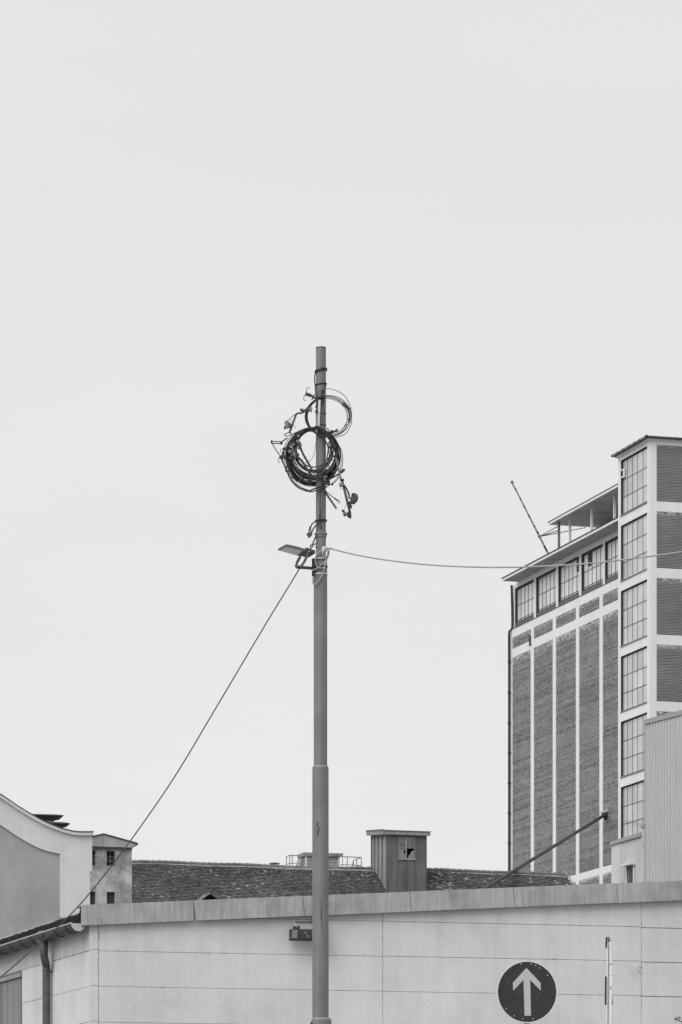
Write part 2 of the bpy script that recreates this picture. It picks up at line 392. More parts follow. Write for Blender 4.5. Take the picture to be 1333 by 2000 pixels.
# moss and dirt along the coping's top edge
m_ = MB(); s = sa
while s < SEND:
    if random.random() < 0.75:
        h = random.uniform(0.002, 0.014) * (1.6 if random.random() < 0.15 else 1); w = random.uniform(0.008, 0.035)
        n = random.uniform(-0.2, NC-0.02); z = ctop(s)
        m_.add([FW.pt(s-w, z-.003, n), FW.pt(s+w, z-.003, n), FW.pt(s, z-.003, n-w*1.5), FW.pt(s, z-.003, n+w*0.5), FW.pt(s+w*.2, z+h, n-.3*w)],
               [(0,3,4),(3,1,4),(1,2,4),(2,0,4)])
    s += random.uniform(0.01, 0.05)
obj('moss', m_, M['moss'], wh, kind='stuff')
# roof: corrugated fibre-cement, its left eave shows above the gutter
NE = 0.125
def edge_top(s):
    pts = [(-0.0, LW.hit(159.5, 1769, NE)[1]), (LW.hit(156, 1782, NE)[0], LW.hit(156, 1782, NE)[1]), (LW.hit(145, 1789.5, NE)[0], LW.hit(145, 1789.5, NE)[1]),
           (LW.hit(119, 1796.5, NE)[0], LW.hit(119, 1796.5, NE)[1]), (LW.hit(60, 1816.5, NE)[0], LW.hit(60, 1816.5, NE)[1]), (LW.hit(0, 1836.5, NE)[0], LW.hit(0, 1836.5, NE)[1])]
    if s >= pts[-1][0]: return pts[-1][1]
    for (a, za_), (b, zb_) in zip(pts, pts[1:]):
        if a <= s <= b: return za_ + (zb_-za_)*(s-a)/(b-a)
    return pts[0][1]
zrim = LW.hit(140, 1804, 0.25)[1]
m_ = MB(); ns = 420; prev = None
slope = (zb-za)/(sb-sa)
for i in range(ns+1):
    s = 0.0 + (LEND-0.0)*(i/ns)**1.5
    wv = 0.016*math.sin(2*math.pi*s/0.177) + random.uniform(-0.010, 0.010)
    zt = edge_top(s) + (wv if s > 0.35 else 0)
    ring = [LW.pt(s, zrim-0.03, NE+random.uniform(-.006, .006)), LW.pt(s, zt-0.012, NE+0.008+random.uniform(-.008, .008)), LW.pt(s, zt, NE-0.01), LW.pt(s, zt+slope*6.0*0.9, -6.0)]
    k = len(m_.v); m_.v += [tuple(q) for q in ring]
    if prev is not None:
        for a in range(3): m_.f.append((prev+a, k+a, k+a+1, prev+a+1)); m_.t.append(0)
    prev = k
obj('roof', m_, M['roofedge'], wh)
# weeds and moss tufts in the gutter
# gutter: half round along the left eave
GR = 0.107; zg = zrim; ng = 0.25 - GR + 0.02
s_cap = LW.hit(154, 1804, ng)[0]
m_ = MB(); prev = None; K = 10
for i in range(2):
    s = s_cap if i == 0 else LEND
    out = [LW.pt(s, zg - GR*math.sin(math.pi*j/K), ng + GR*math.cos(math.pi*j/K)) for j in range(K+1)]
    inn = [LW.pt(s, zg - (GR-.006)*math.sin(math.pi*j/K), ng + (GR-.006)*math.cos(math.pi*j/K)) for j in range(K+1)]
    k = len(m_.v); m_.v += [tuple(q) for q in out + inn]
    if prev is not None:
        n1 = K+1
        for j in range(K):
            m_.f += [(prev+j, k+j, k+j+1, prev+j+1), (prev+n1+j, prev+n1+j+1, k+n1+j+1, k+n1+j)]
        m_.f += [(prev, prev+n1, k+n1, k), (prev+K, k+K, k+n1+K, prev+n1+K)]
        m_.t += [0]*(2*K+2)
    prev = k
gut = obj('gutter', m_, M['gutter'], wh, smooth=True)
m_ = MB(); m_.tube([LW.pt(s_cap, zg+.004, ng+GR), LW.pt(LEND, zg+.004, ng+GR)], 0.010, 8); obj('rolled_rim', m_, M['gutterlight'], gut, smooth=True)
m_ = MB(); m_.prism(LW, [(0,0)]*3, 0, 0); m_ = MB()
capo = [LW.pt(s_cap-.004, zg - (GR+.004)*math.sin(math.pi*j/K), ng + (GR+.004)*math.cos(math.pi*j/K)) for j in range(K+1)]
capi = [LW.pt(s_cap+.006, zg - (GR+.004)*math.sin(math.pi*j/K), ng + (GR+.004)*math.cos(math.pi*j/K)) for j in range(K+1)]
m_.add(capo+capi, [tuple(range(K+1)), tuple(range(K+1, 2*K+2))[::-1]] + [(j, j+1, K+2+j, K+1+j) for j in range(K)] + [(K, 0, K+1, 2*K+1)])
obj('end_cap', m_, M['gutterlight'], gut)
bpx = [128, 106, 83, 60, 39, 18, -3, -26, -50]
for x in bpx:
    s = LW.hit(x, 1815, ng+GR)[0]
    m_ = MB(); m_.tube([LW.pt(s, zg - (GR+.006)*math.sin(math.pi*j/12), ng + (GR+.006)*math.cos(math.pi*j/12)) for j in range(0, 12)], 0.007, 5)
    obj('bracket', m_, M['darkmetal'], gut)
# downpipe with funnel
sp_ = LW.hit(84, 1840, ng)[0]
zf = [LW.hit(84, y, ng)[1] for y in (1822, 1836, 1856, 1868, 1881, 1892, 1897, 2000)]
def lp(px, py, n): s, z = LW.hit(px, py, n); return LW.pt(s, z, n)
m_ = MB()
Pf = [lp(82, 1826, ng), lp(84, 1836, ng), lp(86, 1856, ng), lp(86.5, 1866, ng-.005), lp(88.5, 1876, ng-.03), lp(90.5, 1885, 0.09), lp(91, 1895, 0.085), lp(91, 1940, 0.085)]
pz = LW.hit(91, 1900, 0.085)[0]
Pf.append(LW.pt(pz, 0.2, 0.085))
Pp = spl(Pf[:7], 5) + Pf[7:]
rp = []
for q in Pp:
    yy = HY - (q.z-EYE)*FPX/q.y
    rp.append(0.100 - 0.040*min(1, max(0, (yy-1826)/30)) if yy < 1856 else 0.0585)
m_.tube(Pp, rp, 18)
dp = obj('downpipe', m_, M['zincpipe'], wh, smooth=True)
for y, n, x in ((1856.5, ng, 86), (1883, 0.095, 90.2), (1896, 0.085, 91)):
    c = lp(x, y, n); m_ = MB(); m_.lathe(c - Vector((0,0,.006)), [(0.061, 0), (0.064, .003), (0.064, .012), (0.061, .015)], 18); obj('collar', m_, M['zincpipe'], dp, smooth=True)
c = lp(91, 1897.5, 0.085); m_ = MB(); m_.bar(c + Vector((0.05,0,0)), c + Vector((0.10, 0.0, -.004)), 0.02, 0.03); obj('wall_clip', m_, M['darkmetal'], dp)
# small weed growing out of the gutter
wb = lp(119, 1800, 0.13); m_ = MB()
for k in range(9):
    a = random.uniform(-1.1, 1.1); L_ = random.uniform(.05, .12)
    tip = wb + Vector((math.sin(a)*L_, random.uniform(-.03, .03), math.cos(a)*L_))
    m_.tube([wb, wb.lerp(tip, .5) + Vector((0, 0, .01)), tip], [.003, .002, .0012], 4)
    for f in (.5, .7, .95):
        q = wb.lerp(tip, f); w = random.uniform(.006, .012); d = Vector((random.uniform(-1, 1), random.uniform(-1, 1), random.uniform(0, 1))).normalized()
        e = d.orthogonal().normalized(); m_.add([q, q+d*w+e*w*.4, q+d*w*2.2, q+d*w-e*w*.4], [(0,1,2,3)])
obj('weed', m_, M['leaf'], label='tiny weed sprouting from the gutter beside the coping end', cat='plant', fix=False)

# floodlight on the warehouse wall, partly behind the mast
def fq(px, py, n): s, z = FW.hit(px, py, n); return FW.pt(s, z, n)
fl = thing('wall_floodlight', 'dark boxy floodlight on the pale panel wall, half hidden by the mast', 'floodlight', fq(605, 1830, 0.0))
n0, n1 = 0.10, 0.26
s0, zt = FW.hit(570, 1814, n1); s1, zb_ = FW.hit(640, 1835.5, n1)
m_ = MB(); m_.fbox(FW, s0, s1, n0, n1, zb_, zt); obj('housing', m_, M['darkmetal'], fl)
m_ = MB(); m_.prism(FW, [(s0+.008, zb_+.012), (s0+.078, zb_+.012), (s0+.088, zb_+.08), (s0+.086, zt-.012), (s0+.008, zt-.012)], n1, n1+.006); obj('reflector', m_, M['hardlight'], fl)
m_ = MB(); m_.fbox(FW, s0+.095, s1-.012, n1, n1+.004, zb_+.012, zt-.008)
obj('front_glass', m_, mat('flood_glass', 0.03, 0.2, 0.9, 22, speck=-4, spscale=30, spth=0.6, spec=0.5), fl)  # bright blotches in the glass colour stand in for reflections
m_ = MB(); m_.fbox(FW, s0-.006, s1+.006, n0, n1+.012, zb_-.012, zb_); obj('lower_lip', m_, M['black'], fl)
sa1, zt1 = FW.hit(574, 1799.5, .2); sb1, zb1 = FW.hit(640, 1804, .2)
m_ = MB(); m_.fbox(FW, sa1, sb1, 0.17, 0.20, zb1, zt1); obj('carrier_rail', m_, M['hardware'], fl)
m_ = MB(); m_.fbox(FW, sb1-.05, sb1-.005, 0.003, 0.17, zb1, zt1); obj('wall_bracket', m_, M['hardware'], fl)
m_ = MB(); m_.bar(fq(574.5, 1800.5, .21), fq(579.5, 1811, .21), .016, .012); obj('yoke_arm', m_, M['gutterlight'], fl)
for a, b in ((574, 577.5), (580, 586)):
    q0, q1 = FW.hit(a, 1808.5, .2), FW.hit(b, 1813.9, .2); m_ = MB(); m_.fbox(FW, q0[0], q1[0], .15, .22, q1[1], q0[1]); obj('hinge_block', m_, M['darkmetal'], fl)
m_ = MB(); m_.tube([fq(605.5, 1792, .06), fq(605.5, 1797, .06), fq(609, 1797.5, .04), fq(612, 1797.5, 0.0)], .008, 6); obj('cable_hook', m_, M['wirelight'], fl)

# little wire loop at the right-hand panel joint
m_ = MB(); m_.tube(spl([fq(1253, 1889.5, 0), fq(1249, 1888.5, .03), fq(1246.5, 1893, .04), fq(1248, 1898.5, .03), fq(1253.5, 1901, 0)], 5), .0028, 5)
obj('wire_loop', m_, M['wire'], label='thin wire loop poking out of the vertical panel joint right of the white post', cat='wire', fix=False)

# ------------------------------------------------------------------ curved gable building (left)
GC = at(182, 1626, 95); GF = Frame((GC.x, GC.y), (1, 0.2), 1)
gb = thing('curved_gable_building', 'pale rendered building with swept curved gable at the left edge', 'building', (GC.x, GC.y, 0))
outer_px = [(-330, 1480), (-260, 1471), (-190, 1476), (-130, 1490), (-75, 1511), (-35, 1531), (0, 1552), (19, 1564.5), (38, 1577.5), (64.6, 1593.5), (88, 1606), (110, 1615), (126, 1620.5), (151, 1625.5), (182.3, 1625.6)]
op = [GF.hit(x, y) for x, y in outer_px]
op = [(p.x, p.y) for p in spl([(a, b, 0) for a, b in op], 4)]
dz = 6*95/7500
xr = GF.hit(180.4, 1700)[0]
band_top = [(min(s, xr), z-dz) for s, z in op]
inner_px = [(-330, 1545), (-190, 1540), (-120, 1556), (-60, 1579), (0, 1610.7), (30, 1630.3), (63, 1649.8), (88, 1660.5), (117.5, 1667.6)]
ip = [GF.hit(x, y) for x, y in inner_px]; ip = [(p.x, p.y) for p in spl([(a, b, 0) for a, b in ip], 4)]
sn, znotch = GF.hit(176.2, 1702)
poly = band_top + [(xr, znotch), (sn, znotch), (sn, 0), (ip[-1][0], 0)] + ip[::-1]
m_ = MB(); m_.prism(GF, poly, -0.055, 0); obj('border_band', m_, M['renderlight'], gb)
polyw = band_top + [(xr, znotch), (sn, znotch), (sn, 0), (band_top[0][0], 0)]
m_ = MB(); m_.prism(GF, polyw, -0.5, -0.056); obj('wall', m_, M['rendergrey'], gb)
m_ = MB(); k = len(op)
for i in range(k-1):
    (a, za_), (b, zb2) = op[i], op[i+1]
    m_.hexa([GF.pt(a, za_-dz, -.55), GF.pt(b, zb2-dz, -.55), GF.pt(b, zb2-dz, .09), GF.pt(a, za_-dz, .09), GF.pt(a, za_, -.55), GF.pt(b, zb2, -.55), GF.pt(b, zb2, .09), GF.pt(a, za_, .09)])
cpg = obj('coping', m_, M['rendercope'], gb)
m_ = MB()
for i in range(k-1):
    (a, za_), (b, zb2) = op[i], op[i+1]
    t_ = 0.02
    m_.hexa([GF.pt(a, za_+.001, -.6), GF.pt(b, zb2+.001, -.6), GF.pt(b, zb2+.001, .115), GF.pt(a, za_+.001, .115), GF.pt(a, za_+t_, -.6), GF.pt(b, zb2+t_, -.6), GF.pt(b, zb2+t_, .115), GF.pt(a, za_+t_, .115)])
obj('metal_capping', m_, M['darkmetal'], cpg)
m_ = MB(); m_.prism(GF, [(s, z-.9) for s, z in op[:-1]] + [(xr-.3, op[-1][1]-.9), (xr-.3, 0), (op[0][0], 0)], -14, -.51); obj('rear_block', m_, M['darkroof'], gb)
def square_lathe(c, d, prof):   # square rings along d
    d = Vector((d[0], d[1], 0)).normalized(); e = Vector((-d.y, d.x, 0)); m = MB(); vsx = []
    for r, h in prof: vsx += [c + d*r*a + e*r*b + Vector((0,0,h)) for a, b in ((-1,-1),(1,-1),(1,1),(-1,1))]
    n = len(prof)
    m.add(vsx, [(i*4+j, i*4+(j+1) % 4, i*4+4+(j+1) % 4, i*4+4+j) for i in range(n-1) for j in range(4)] + [(3,2,1,0), tuple(range(4*n-4, 4*n))])
    return m
px1 = 103/7500
for (cx, hw, nk, yt, yb, lab, Yc) in ((82, 38.5, 20, 1592, 1597, 'broad flat-capped dark roof chimney peeping over the curved gable, higher of the two', 103),
                                   (103, 31, 13, 1606.5, 1612, 'smaller flat-capped dark roof chimney just right of the higher one on the curved gable', 101)):
    u_ = Yc/7500
    c = at(cx, yb, Yc); ch = thing('chimney', lab, 'chimney', (c.x, c.y, c.z-2.2), 'chimneys behind the curved gable')
    obj('shaft', square_lathe(c, (1, .2), [(nk*u_, -2.2), (nk*u_, -8*u_)]), M['plastergable'], ch)
    obj('cap', square_lathe(c, (1, .2), [(nk*u_*1.02, -7.8*u_), (nk*u_*1.25, -5*u_), (hw*u_*.8, -1.2*u_), (hw*u_, .6*u_), (hw*u_*.99, 1.6*u_), (hw*u_*.6, (yb-yt-.6)*u_), (hw*u_*.2, (yb-yt)*u_)]), M['darkroof'], ch)

# ------------------------------------------------------------------ old plaster house
PC = at(258, 1656, 130); PF = Frame((PC.x, PC.y), (1, 0.25), 1)
ph = thing('plaster_house', 'old house with blotchy crumbling plaster and shallow gable beside the curved gable', 'house', (PC.x, PC.y, 0))
def pr(px, py): return PF.hit(px, py)
wins = [((209, 225.2), (1661.8, 1691.2)), ((170.5, 187.2), (1661, 1690.6)), ((209.4, 225.2), (1742, 1775)), ((170.5, 187.2), (1741, 1774))]
xl = pr(120, 1700)[0]
zeav = pr(258, 1656)[1]
cols = sorted({xl, 0.0, pr(209,1670)[0], pr(225.2,1670)[0], pr(170.5,1670)[0], pr(187.2,1670)[0]})
c1 = (pr(170.5,1670)[0], pr(187.2,1670)[0]); c2 = (pr(209,1670)[0], pr(225.2,1670)[0])
zt1, zb1 = pr(217, 1661.8)[1], pr(217, 1691)[1]; zt2, zb2 = pr(217, 1742)[1], pr(217, 1775)[1]
m_ = MB()
for a, b in ((xl, c1[0]), (c1[1], c2[0]), (c2[1], 0.0)): m_.fbox(PF, a, b, -.4, 0, 0, zeav)
for c_ in (c1, c2):
    for lo, hi in ((0, zb2), (zt2, zb1), (zt1, zeav)): m_.fbox(PF, c_[0], c_[1], -.4, 0, lo, hi)
obj('wall', m_, M['plaster'], ph)
m_ = MB(); m_.fbox(PF, xl, -.01, -8, -.41, 0, zeav-.1); obj('rear_block', m_, M['interior'], ph)
for ci, (zt_, zb_) in ((c2, (zt1, zb1)), (c1, (zt1, zb1)), (c2, (zt2, zb2)), (c1, (zt2, zb2))):
    w = MB(); F = PF; s0, s1 = ci; fw = .035
    for a, b, lo, hi in ((s0, s0+fw, zb_, zt_), (s1-fw, s1, zb_, zt_), (s0+fw, s1-fw, zb_, zb_+fw), (s0+fw, s1-fw, zt_-fw, zt_)): w.fbox(F, a, b, -.2, -.14, lo, hi)
    up = zt_ == zt1
    wo = obj('window', w, M['steelbar'], ph)
    if up:
        for ia in range(2):
            for ib in range(3):
                a0 = s0+fw+(s1-s0-2*fw)*ia/2+.006; a1 = s0+fw+(s1-s0-2*fw)*(ia+1)/2-.006
                b0 = zb_+fw+(zt_-zb_-2*fw)*ib/3+.006; b1 = zb_+fw+(zt_-zb_-2*fw)*(ib+1)/3-.006
                q = MB(); q.fbox(F, a0, a1, -.19, -.18, b0, b1); obj('pane', q, M['interior'] if ib != 1 else M['darkmetal'], wo)
        q = MB(); sm = (s0+s1)/2
        q.fbox(F, sm-.012, sm+.012, -.18, -.15, zb_+fw, zt_-fw)
        for ib in (1, 2): q.fbox(F, s0+fw, s1-fw, -.178, -.155, zb_+(zt_-zb_)*ib/3-.012, zb_+(zt_-zb_)*ib/3+.012)
        obj('glazing_bar', q, M['hardlight'], wo)
    else:
        for ia in range(3):
            a0 = s0+fw+(s1-s0-2*fw)*ia/3+.004; a1 = s0+fw+(s1-s0-2*fw)*(ia+1)/3-.004
            q = MB(); q.fbox(F, a0, a1, -.18, -.16, zb_+fw, zt_-fw); obj('board', q, M['tubesteel'] if ia != 1 else M['steelbar'], wo)
# gable triangle
gp = [pr(150, 1652.4), pr(257, 1656), pr(267, 1650.2), pr(264.5, 1648), pr(201.5, 1630.2), pr(150, 1641.5)]
m_ = MB(); m_.prism(PF, [gp[0], pr(201.2, 1654), pr(201.2, 1630.6), gp[5]], -.3, .10); obj('gable', m_, M['plastergable'], ph)
m_ = MB(); m_.prism(PF, [pr(201.8, 1654), gp[1], gp[2], gp[3], pr(201.8, 1630.6)], -.3, .10); obj('gable', m_, M['plastergable'], ph)
m_ = MB(); a = gp[4]
m_.prism(PF, [gp[5], a, gp[3], gp[2], (gp[2][0]+.05, gp[2][1]), (gp[3][0]+.03, gp[3][1]+.035), (a[0], a[1]+.035), (gp[5][0], gp[5][1]+.035)], -8, .14); obj('roof', m_, M['darkroof'], ph)
m_ = MB(); m_.fbox(PF, pr(150, 1652)[0], pr(258, 1652)[0], .001, .11, gp[1][1]-.05, gp[1][1]-.002); obj('cornice', m_, M['darkmetal'], ph)

# ------------------------------------------------------------------ tile-roofed hall
T0 = at(258, 1686.4, 188); TV = Vector((1, 0.28, 0)).normalized(); TD = Vector((0.2915, -1, 0)).normalized(); TS = 0.60
TE = Vector((TD.x, TD.y, -TS))                       # down the slope, per metre of ground
def rp_(a, L, h=0.0):
    q = T0 + TV*a + TE*L; return Vector((q.x, q.y, q.z + h + .03*math.sin(.45*a+.5) + .018*math.sin(1.3*a+L*.4)))
def roof_hit(px, py): return hit3(px, py, T0, TV, TE)
def ab(p):                                           # (a, L) of a point
    w = p - T0; den = TV.x*TD.y - TV.y*TD.x
    return (w.x*TD.y - w.y*TD.x)/den, (TV.x*w.y - TV.y*w.x)/den
a_end = ab(roof_hit(1106, 1708))[0]
th = thing('tile_roofed_hall', 'long hall with dark mossy clay-tile roof behind the warehouse coping', 'building', (T0.x, T0.y, 0))
LL = 6.6
TF = Frame((T0.x, T0.y), (TV.x, TV.y), 1)
m_ = MB()
q0, q1 = rp_(-3.5, LL-.3), rp_(a_end-.15, LL-.3)
off = TD*(-LL*2)
for (p, q) in ((q0, q1),):
    m_.hexa([Vector((p.x,p.y,0)), Vector((q.x,q.y,0)), Vector((q.x,q.y,0))+off, Vector((p.x,p.y,0))+off,
             Vector((p.x,p.y,p.z-.3)), Vector((q.x,q.y,q.z-.3)), Vector((q.x,q.y,q.z-.3))+off, Vector((p.x,p.y,p.z-.3))+off])
obj('wall', m_, M['plaster'], th)
m_ = MB()
for sg in (1,):
    m_.add([rp_(-3.5,0,-.03), rp_(a_end,0,-.03), rp_(a_end,LL,-.03), rp_(-3.5,LL,-.03)], [(0,1,2,3)])
rb0, rb1 = rp_(-3.5, LL, -.03)-TD*2*LL, rp_(a_end, LL, -.03)-TD*2*LL
m_.add([rp_(-3.5,0,-.03), rp_(a_end,0,-.03), rb1, rb0], [(0,1,2,3)])
m_.add([rp_(a_end,0,-.03), rp_(a_end,LL,-.03), rb1], [(0,1,2)])
roof = obj('roof', m_, M['tile'], th, fix=False)
# beaver-tail tiles (too small to tell apart singly): real geometry, one mesh
tiles = MB(); ex = 0.140; W = 0.172; nrow = int(LL/ex)
nrm = TV.cross(TE).normalized(); nrm = nrm if nrm.z > 0 else -nrm
TEu = TE.normalized()
rnd = random.random
for r in range(nrow):
    L0 = 0.10 + r*ex
    a = -3.4 + (W/2 if r % 2 else 0) + random.uniform(-.01, .01)
    while a < a_end - 0.05:
        h = 0.054 + random.uniform(-.006, .010)
        skew = random.uniform(-.008, .008); dl = random.uniform(-.008, .008)
        w = W*0.485
        top = rp_(a, L0 - ex*.35) + nrm*0.006; bot = rp_(a+skew, L0+ex*.72+dl) + nrm*h; tip = rp_(a+skew, L0+ex*1.08+dl) + nrm*h
        th_ = nrm*0.015
        v_ = [top - TV*w, top + TV*w, bot + TV*w, tip + TV*w*.45, tip - TV*w*.45, bot - TV*w]
        x = rnd(); px_ = CX + FPX*bot.x/bot.y
        pale = 0.006 if px_ < 850 else 0.014
        dens = 0.5+0.5*math.sin(a*.9+r*.35)*math.sin(a*.37-r*.5)
        tn = (0.25 + 0.5*rnd()) if x < (pale + .02*dens) else (0.12*rnd() if x < .3 else 0)
        if 838 < px_ < 890 and rnd() < .22: tn = .2 + .4*rnd()
        tiles.add(v_ + [p - th_ for p in v_[2:]], [(0,1,2,3,4,5), (2,6,7,3), (3,7,8,4), (4,8,9,5)], tn)
        a += W
obj('roof_tiles', tiles, M['tile'], th, kind='stuff', tint=True, fix=False)
# ridge: mortar strip and half-round ridge tiles
m_ = MB(); m_.hexa([rp_(-3.4,.16,.03), rp_(a_end,.16,.03), rp_(a_end,-.1,.0), rp_(-3.4,-.1,.0), rp_(-3.4,.13,.075), rp_(a_end,.13,.075), rp_(a_end,-.02,.10), rp_(-3.4,-.02,.10)])
obj('ridge_mortar', m_, M['rooflight'], th)
a = -3.4
while a < a_end - .1:
    hh = random.uniform(-.008, .008); m_ = MB(); c0 = rp_(a, 0, .075+hh); c1_ = rp_(a+.325, 0, .06+hh)
    m_.tube([c0, c1_], [.095, .080], 10)
    m_.tube([c1_-TV*.03, c1_+TV*.012], .098, 10)
    o = obj('ridge_tile', m_, M['ridge'], th, smooth=True); a += .315
# verge at the right end
m_ = MB()
vp = [roof_hit(1098, 1692) , roof_hit(1108, 1701.5)]
V0 = rp_(a_end, 0, .20); pts = [rp_(a_end-.28, -.25, .26), rp_(a_end-.05, -.02, .17), rp_(a_end+.02, .55, .10), rp_(a_end+.02, 1.6, .06), rp_(a_end+.02, LL, .05)]
m_.tube(spl(pts, 5), .045, 7); obj('verge', m_, M['rooflight'], th, smooth=True)
# snow hooks
for px, py in ((302, 1700.5), (356, 1701), (412, 1702.5), (466, 1703.5), (519, 1704), (650, 1707), (707, 1711), (880, 1719), (1037, 1721)):
    p = roof_hit(px, py) + nrm*.06; m_ = MB()
    m_.tube([p + TEu*-.10 + nrm*.02, p + TEu*.0 + nrm*.0, p + TEu*.16, p + TEu*.17 + nrm*.07 + TV*.03], .011, 5); obj('snow_hook', m_, M['gutterlight'], th)
for px, py in ((325, 1697), (381, 1697.5), (436, 1700), (490, 1701), (545, 1702), (680, 1708)):
    p = roof_hit(px, py) + nrm*.05; m_ = MB(); m_.bar(p, p + TEu*.14 + nrm*.05, .14, .05, side=TV); obj('vent_tile', m_, M['darkroof'], th)

# small gabled dormer low on the tile roof
gA = roof_hit(408.5, 1752); DF = Frame((gA.x, gA.y), (TV.x, TV.y), 1)
DFn = 1.2
sd = lambda px, py: DF.hit(px, py, DFn)
tri = [sd(389, 1759), sd(425, 1757), sd(408.5, 1746)]
dm = thing('roof_dormer', 'little dark triangular dormer peeping above the coping on the tile roof', 'dormer', DF.pt(tri[2][0], tri[0][1]-1, DFn))
m_ = MB(); m_.prism(DF, [(tri[0][0], tri[0][1]-1.2), (tri[1][0], tri[0][1]-1.2), tri[1], tri[2], tri[0]], -1.5, DFn-.02); obj('front', m_, M['interior'], dm)
m_ = MB(); ex_ = .18
dzx = (tri[2][1]-tri[0][1])/(tri[2][0]-tri[0][0])
L_ = (tri[0][0]-.05, tri[0][1]-.05*dzx); dzr = (tri[2][1]-tri[1][1])/(tri[1][0]-tri[2][0]); Rr = (tri[1][0]+.08, tri[1][1]-.08*dzr); A_ = tri[2]
m_.prism(DF, [L_, A_, Rr, (Rr[0], Rr[1]+.05), (A_[0], A_[1]+.055), (L_[0], L_[1]+.05)], -2.0, DFn+.25); obj('roof', m_, M['ridge'], dm)
m_ = MB(); m_.prism(DF, [(L_[0], L_[1]-.02), (A_[0], A_[1]-.02), (A_[0], A_[1]+.06), (L_[0], L_[1]+.06)], DFn+.251, DFn+.28); obj('barge_board', m_, M['rooflight'], dm)

# zinc-clad roof turret with a broken window
ZB = roof_hit(755.2, 1741.5); ZF = Frame((ZB.x, ZB.y), (TV.x, TV.y), 1); ZL = Frame((ZB.x, ZB.y), (-TD.x, -TD.y), -1)
zt_ = thing('roof_turret', 'zinc-clad roof turret with a broken window standing on the tile roof', 'roof turret', (ZB.x, ZB.y, ZB.z-1))
sR = ZF.hit(833.8, 1700)[0]; zT = ZF.hit(790, 1631.5)[1]; sBk = ZL.hit(724.6, 1650)[0]
wx0, wx1 = ZF.hit(777.8, 1650)[0], ZF.hit(811, 1650)[0]; wz1, wz0 = ZF.hit(794, 1634.5)[1], ZF.hit(794, 1678.6)[1]
zlo = ZB.z - 2.0
m_ = MB()
m_.fbox(ZF, 0, wx0, -.06, 0, zlo, zT); m_.fbox(ZF, wx1, sR, -.06, 0, zlo, zT); m_.fbox(ZF, wx0, wx1, -.06, 0, zlo, wz0); m_.fbox(ZF, wx0, wx1, -.06, 0, wz1, zT)
obj('front_sheet', m_, M['zinc'], zt_)
zTb = zT + .25
# side and back walls
zr_ = lambda L: ZB.z + TS*L
def zpt(a, b, z): q = ZF.pt(a, z, 0); return Vector((q.x - TD.x*b, q.y - TD.y*b, z))
m_ = MB()
m_.hexa([zpt(.002,.03,zlo), zpt(.002,sBk,zlo), zpt(.05,sBk,zlo), zpt(.05,.03,zlo), zpt(.002,.03,zT), zpt(.002,sBk,zTb), zpt(.05,sBk,zTb), zpt(.05,.03,zT)])
m_.hexa([zpt(sR-.05,.07,zlo), zpt(sR-.05,sBk,zlo), zpt(sR,sBk,zlo), zpt(sR,.07,zlo), zpt(sR-.05,.07,zT), zpt(sR-.05,sBk,zTb), zpt(sR,sBk,zTb), zpt(sR,.07,zT)])
m_.hexa([zpt(.052,sBk-.05,zlo), zpt(sR-.052,sBk-.05,zlo), zpt(sR-.052,sBk,zlo), zpt(.052,sBk,zlo), zpt(.052,sBk-.05,zTb-.02), zpt(sR-.052,sBk-.05,zTb-.02), zpt(sR-.052,sBk,zTb-.02), zpt(.052,sBk,zTb-.02)])
obj('side_sheet', m_, M['zincpale'], zt_)
m_ = MB(); m_.hexa([zpt(.06,.5,zlo), zpt(sR-.06,.5,zlo), zpt(sR-.06,.55,zlo), zpt(.06,.55,zlo), zpt(.06,.5,zT), zpt(sR-.06,.5,zT), zpt(sR-.06,.55,zT), zpt(.06,.55,zT)])
obj('inner_lining', m_, M['interior'], zt_)
for px, zl_, zh_ in ((755.9, zlo, zT), (777, zlo, zT), (794, zlo, wz0-.02), (811.5, zlo, zT), (833.2, zlo, zT)):
    s = ZF.hit(px, 1700)[0]; m_ = MB(); m_.fbox(ZF, s-.014, s+.014, .001, .035, zl_, zh_); obj('standing_seam', m_, M['zinc'], zt_)
for px in (726.5, 732.5, 740, 747.5):
    s = ZL.hit(px, 1700)[0]; m_ = MB(); m_.fbox(ZL, s-.015, s+.015, .000, .045, zlo, zT-.01+.25*s/sBk); obj('standing_seam', m_, M['zinc'], zt_)
# turret roof slab, left half with a raised lip
ov = .18; h_ = ZF.hit(790, 1622.8, .2)[1]
m_ = MB()
m_.hexa([zpt(-ov-.02,-ov,zT), zpt(sR+ov-.04,-ov,zT), zpt(sR+ov-.04,sBk+.1,zT+.25), zpt(-ov-.02,sBk+.1,zT+.25), zpt(-ov-.02,-ov,h_), zpt(sR+ov-.04,-ov,h_-.03), zpt(sR+ov-.04,sBk+.1,h_+.25), zpt(-ov-.02,sBk+.1,h_+.25+.02)])
rs = obj('roof_slab', m_, M['zinctrim'], zt_)
m_ = MB(); m_.hexa([zpt(-ov-.05,-ov-.03,h_-.02), zpt(sR+ov,-ov-.03,h_-.02), zpt(sR+ov,sBk+.1,h_+.25-.02), zpt(-ov-.05,sBk+.1,h_+.25), zpt(-ov-.05,-ov-.03,h_+.025), zpt(sR+ov,-ov-.03,h_+.012), zpt(sR+ov,sBk+.1,h_+.25+.03), zpt(-ov-.05,sBk+.1,h_+.25+.05)])
obj('capping', m_, M['zincpipe'], rs)
m_ = MB(); m_.hexa([zpt(-ov-.035,-ov-.02,zT-.01), zpt(-ov-.021,-ov-.02,zT-.01), zpt(-ov-.021,sBk,zT+.25-.01), zpt(-ov-.035,sBk,zT+.25-.01), zpt(-ov-.035,-ov-.02,h_+.06), zpt(-ov-.021,-ov-.02,h_+.06), zpt(-ov-.021,sBk,h_+.25+.06), zpt(-ov-.035,sBk,h_+.25+.06)]); obj('side_trim', m_, M['zincpale'], rs)
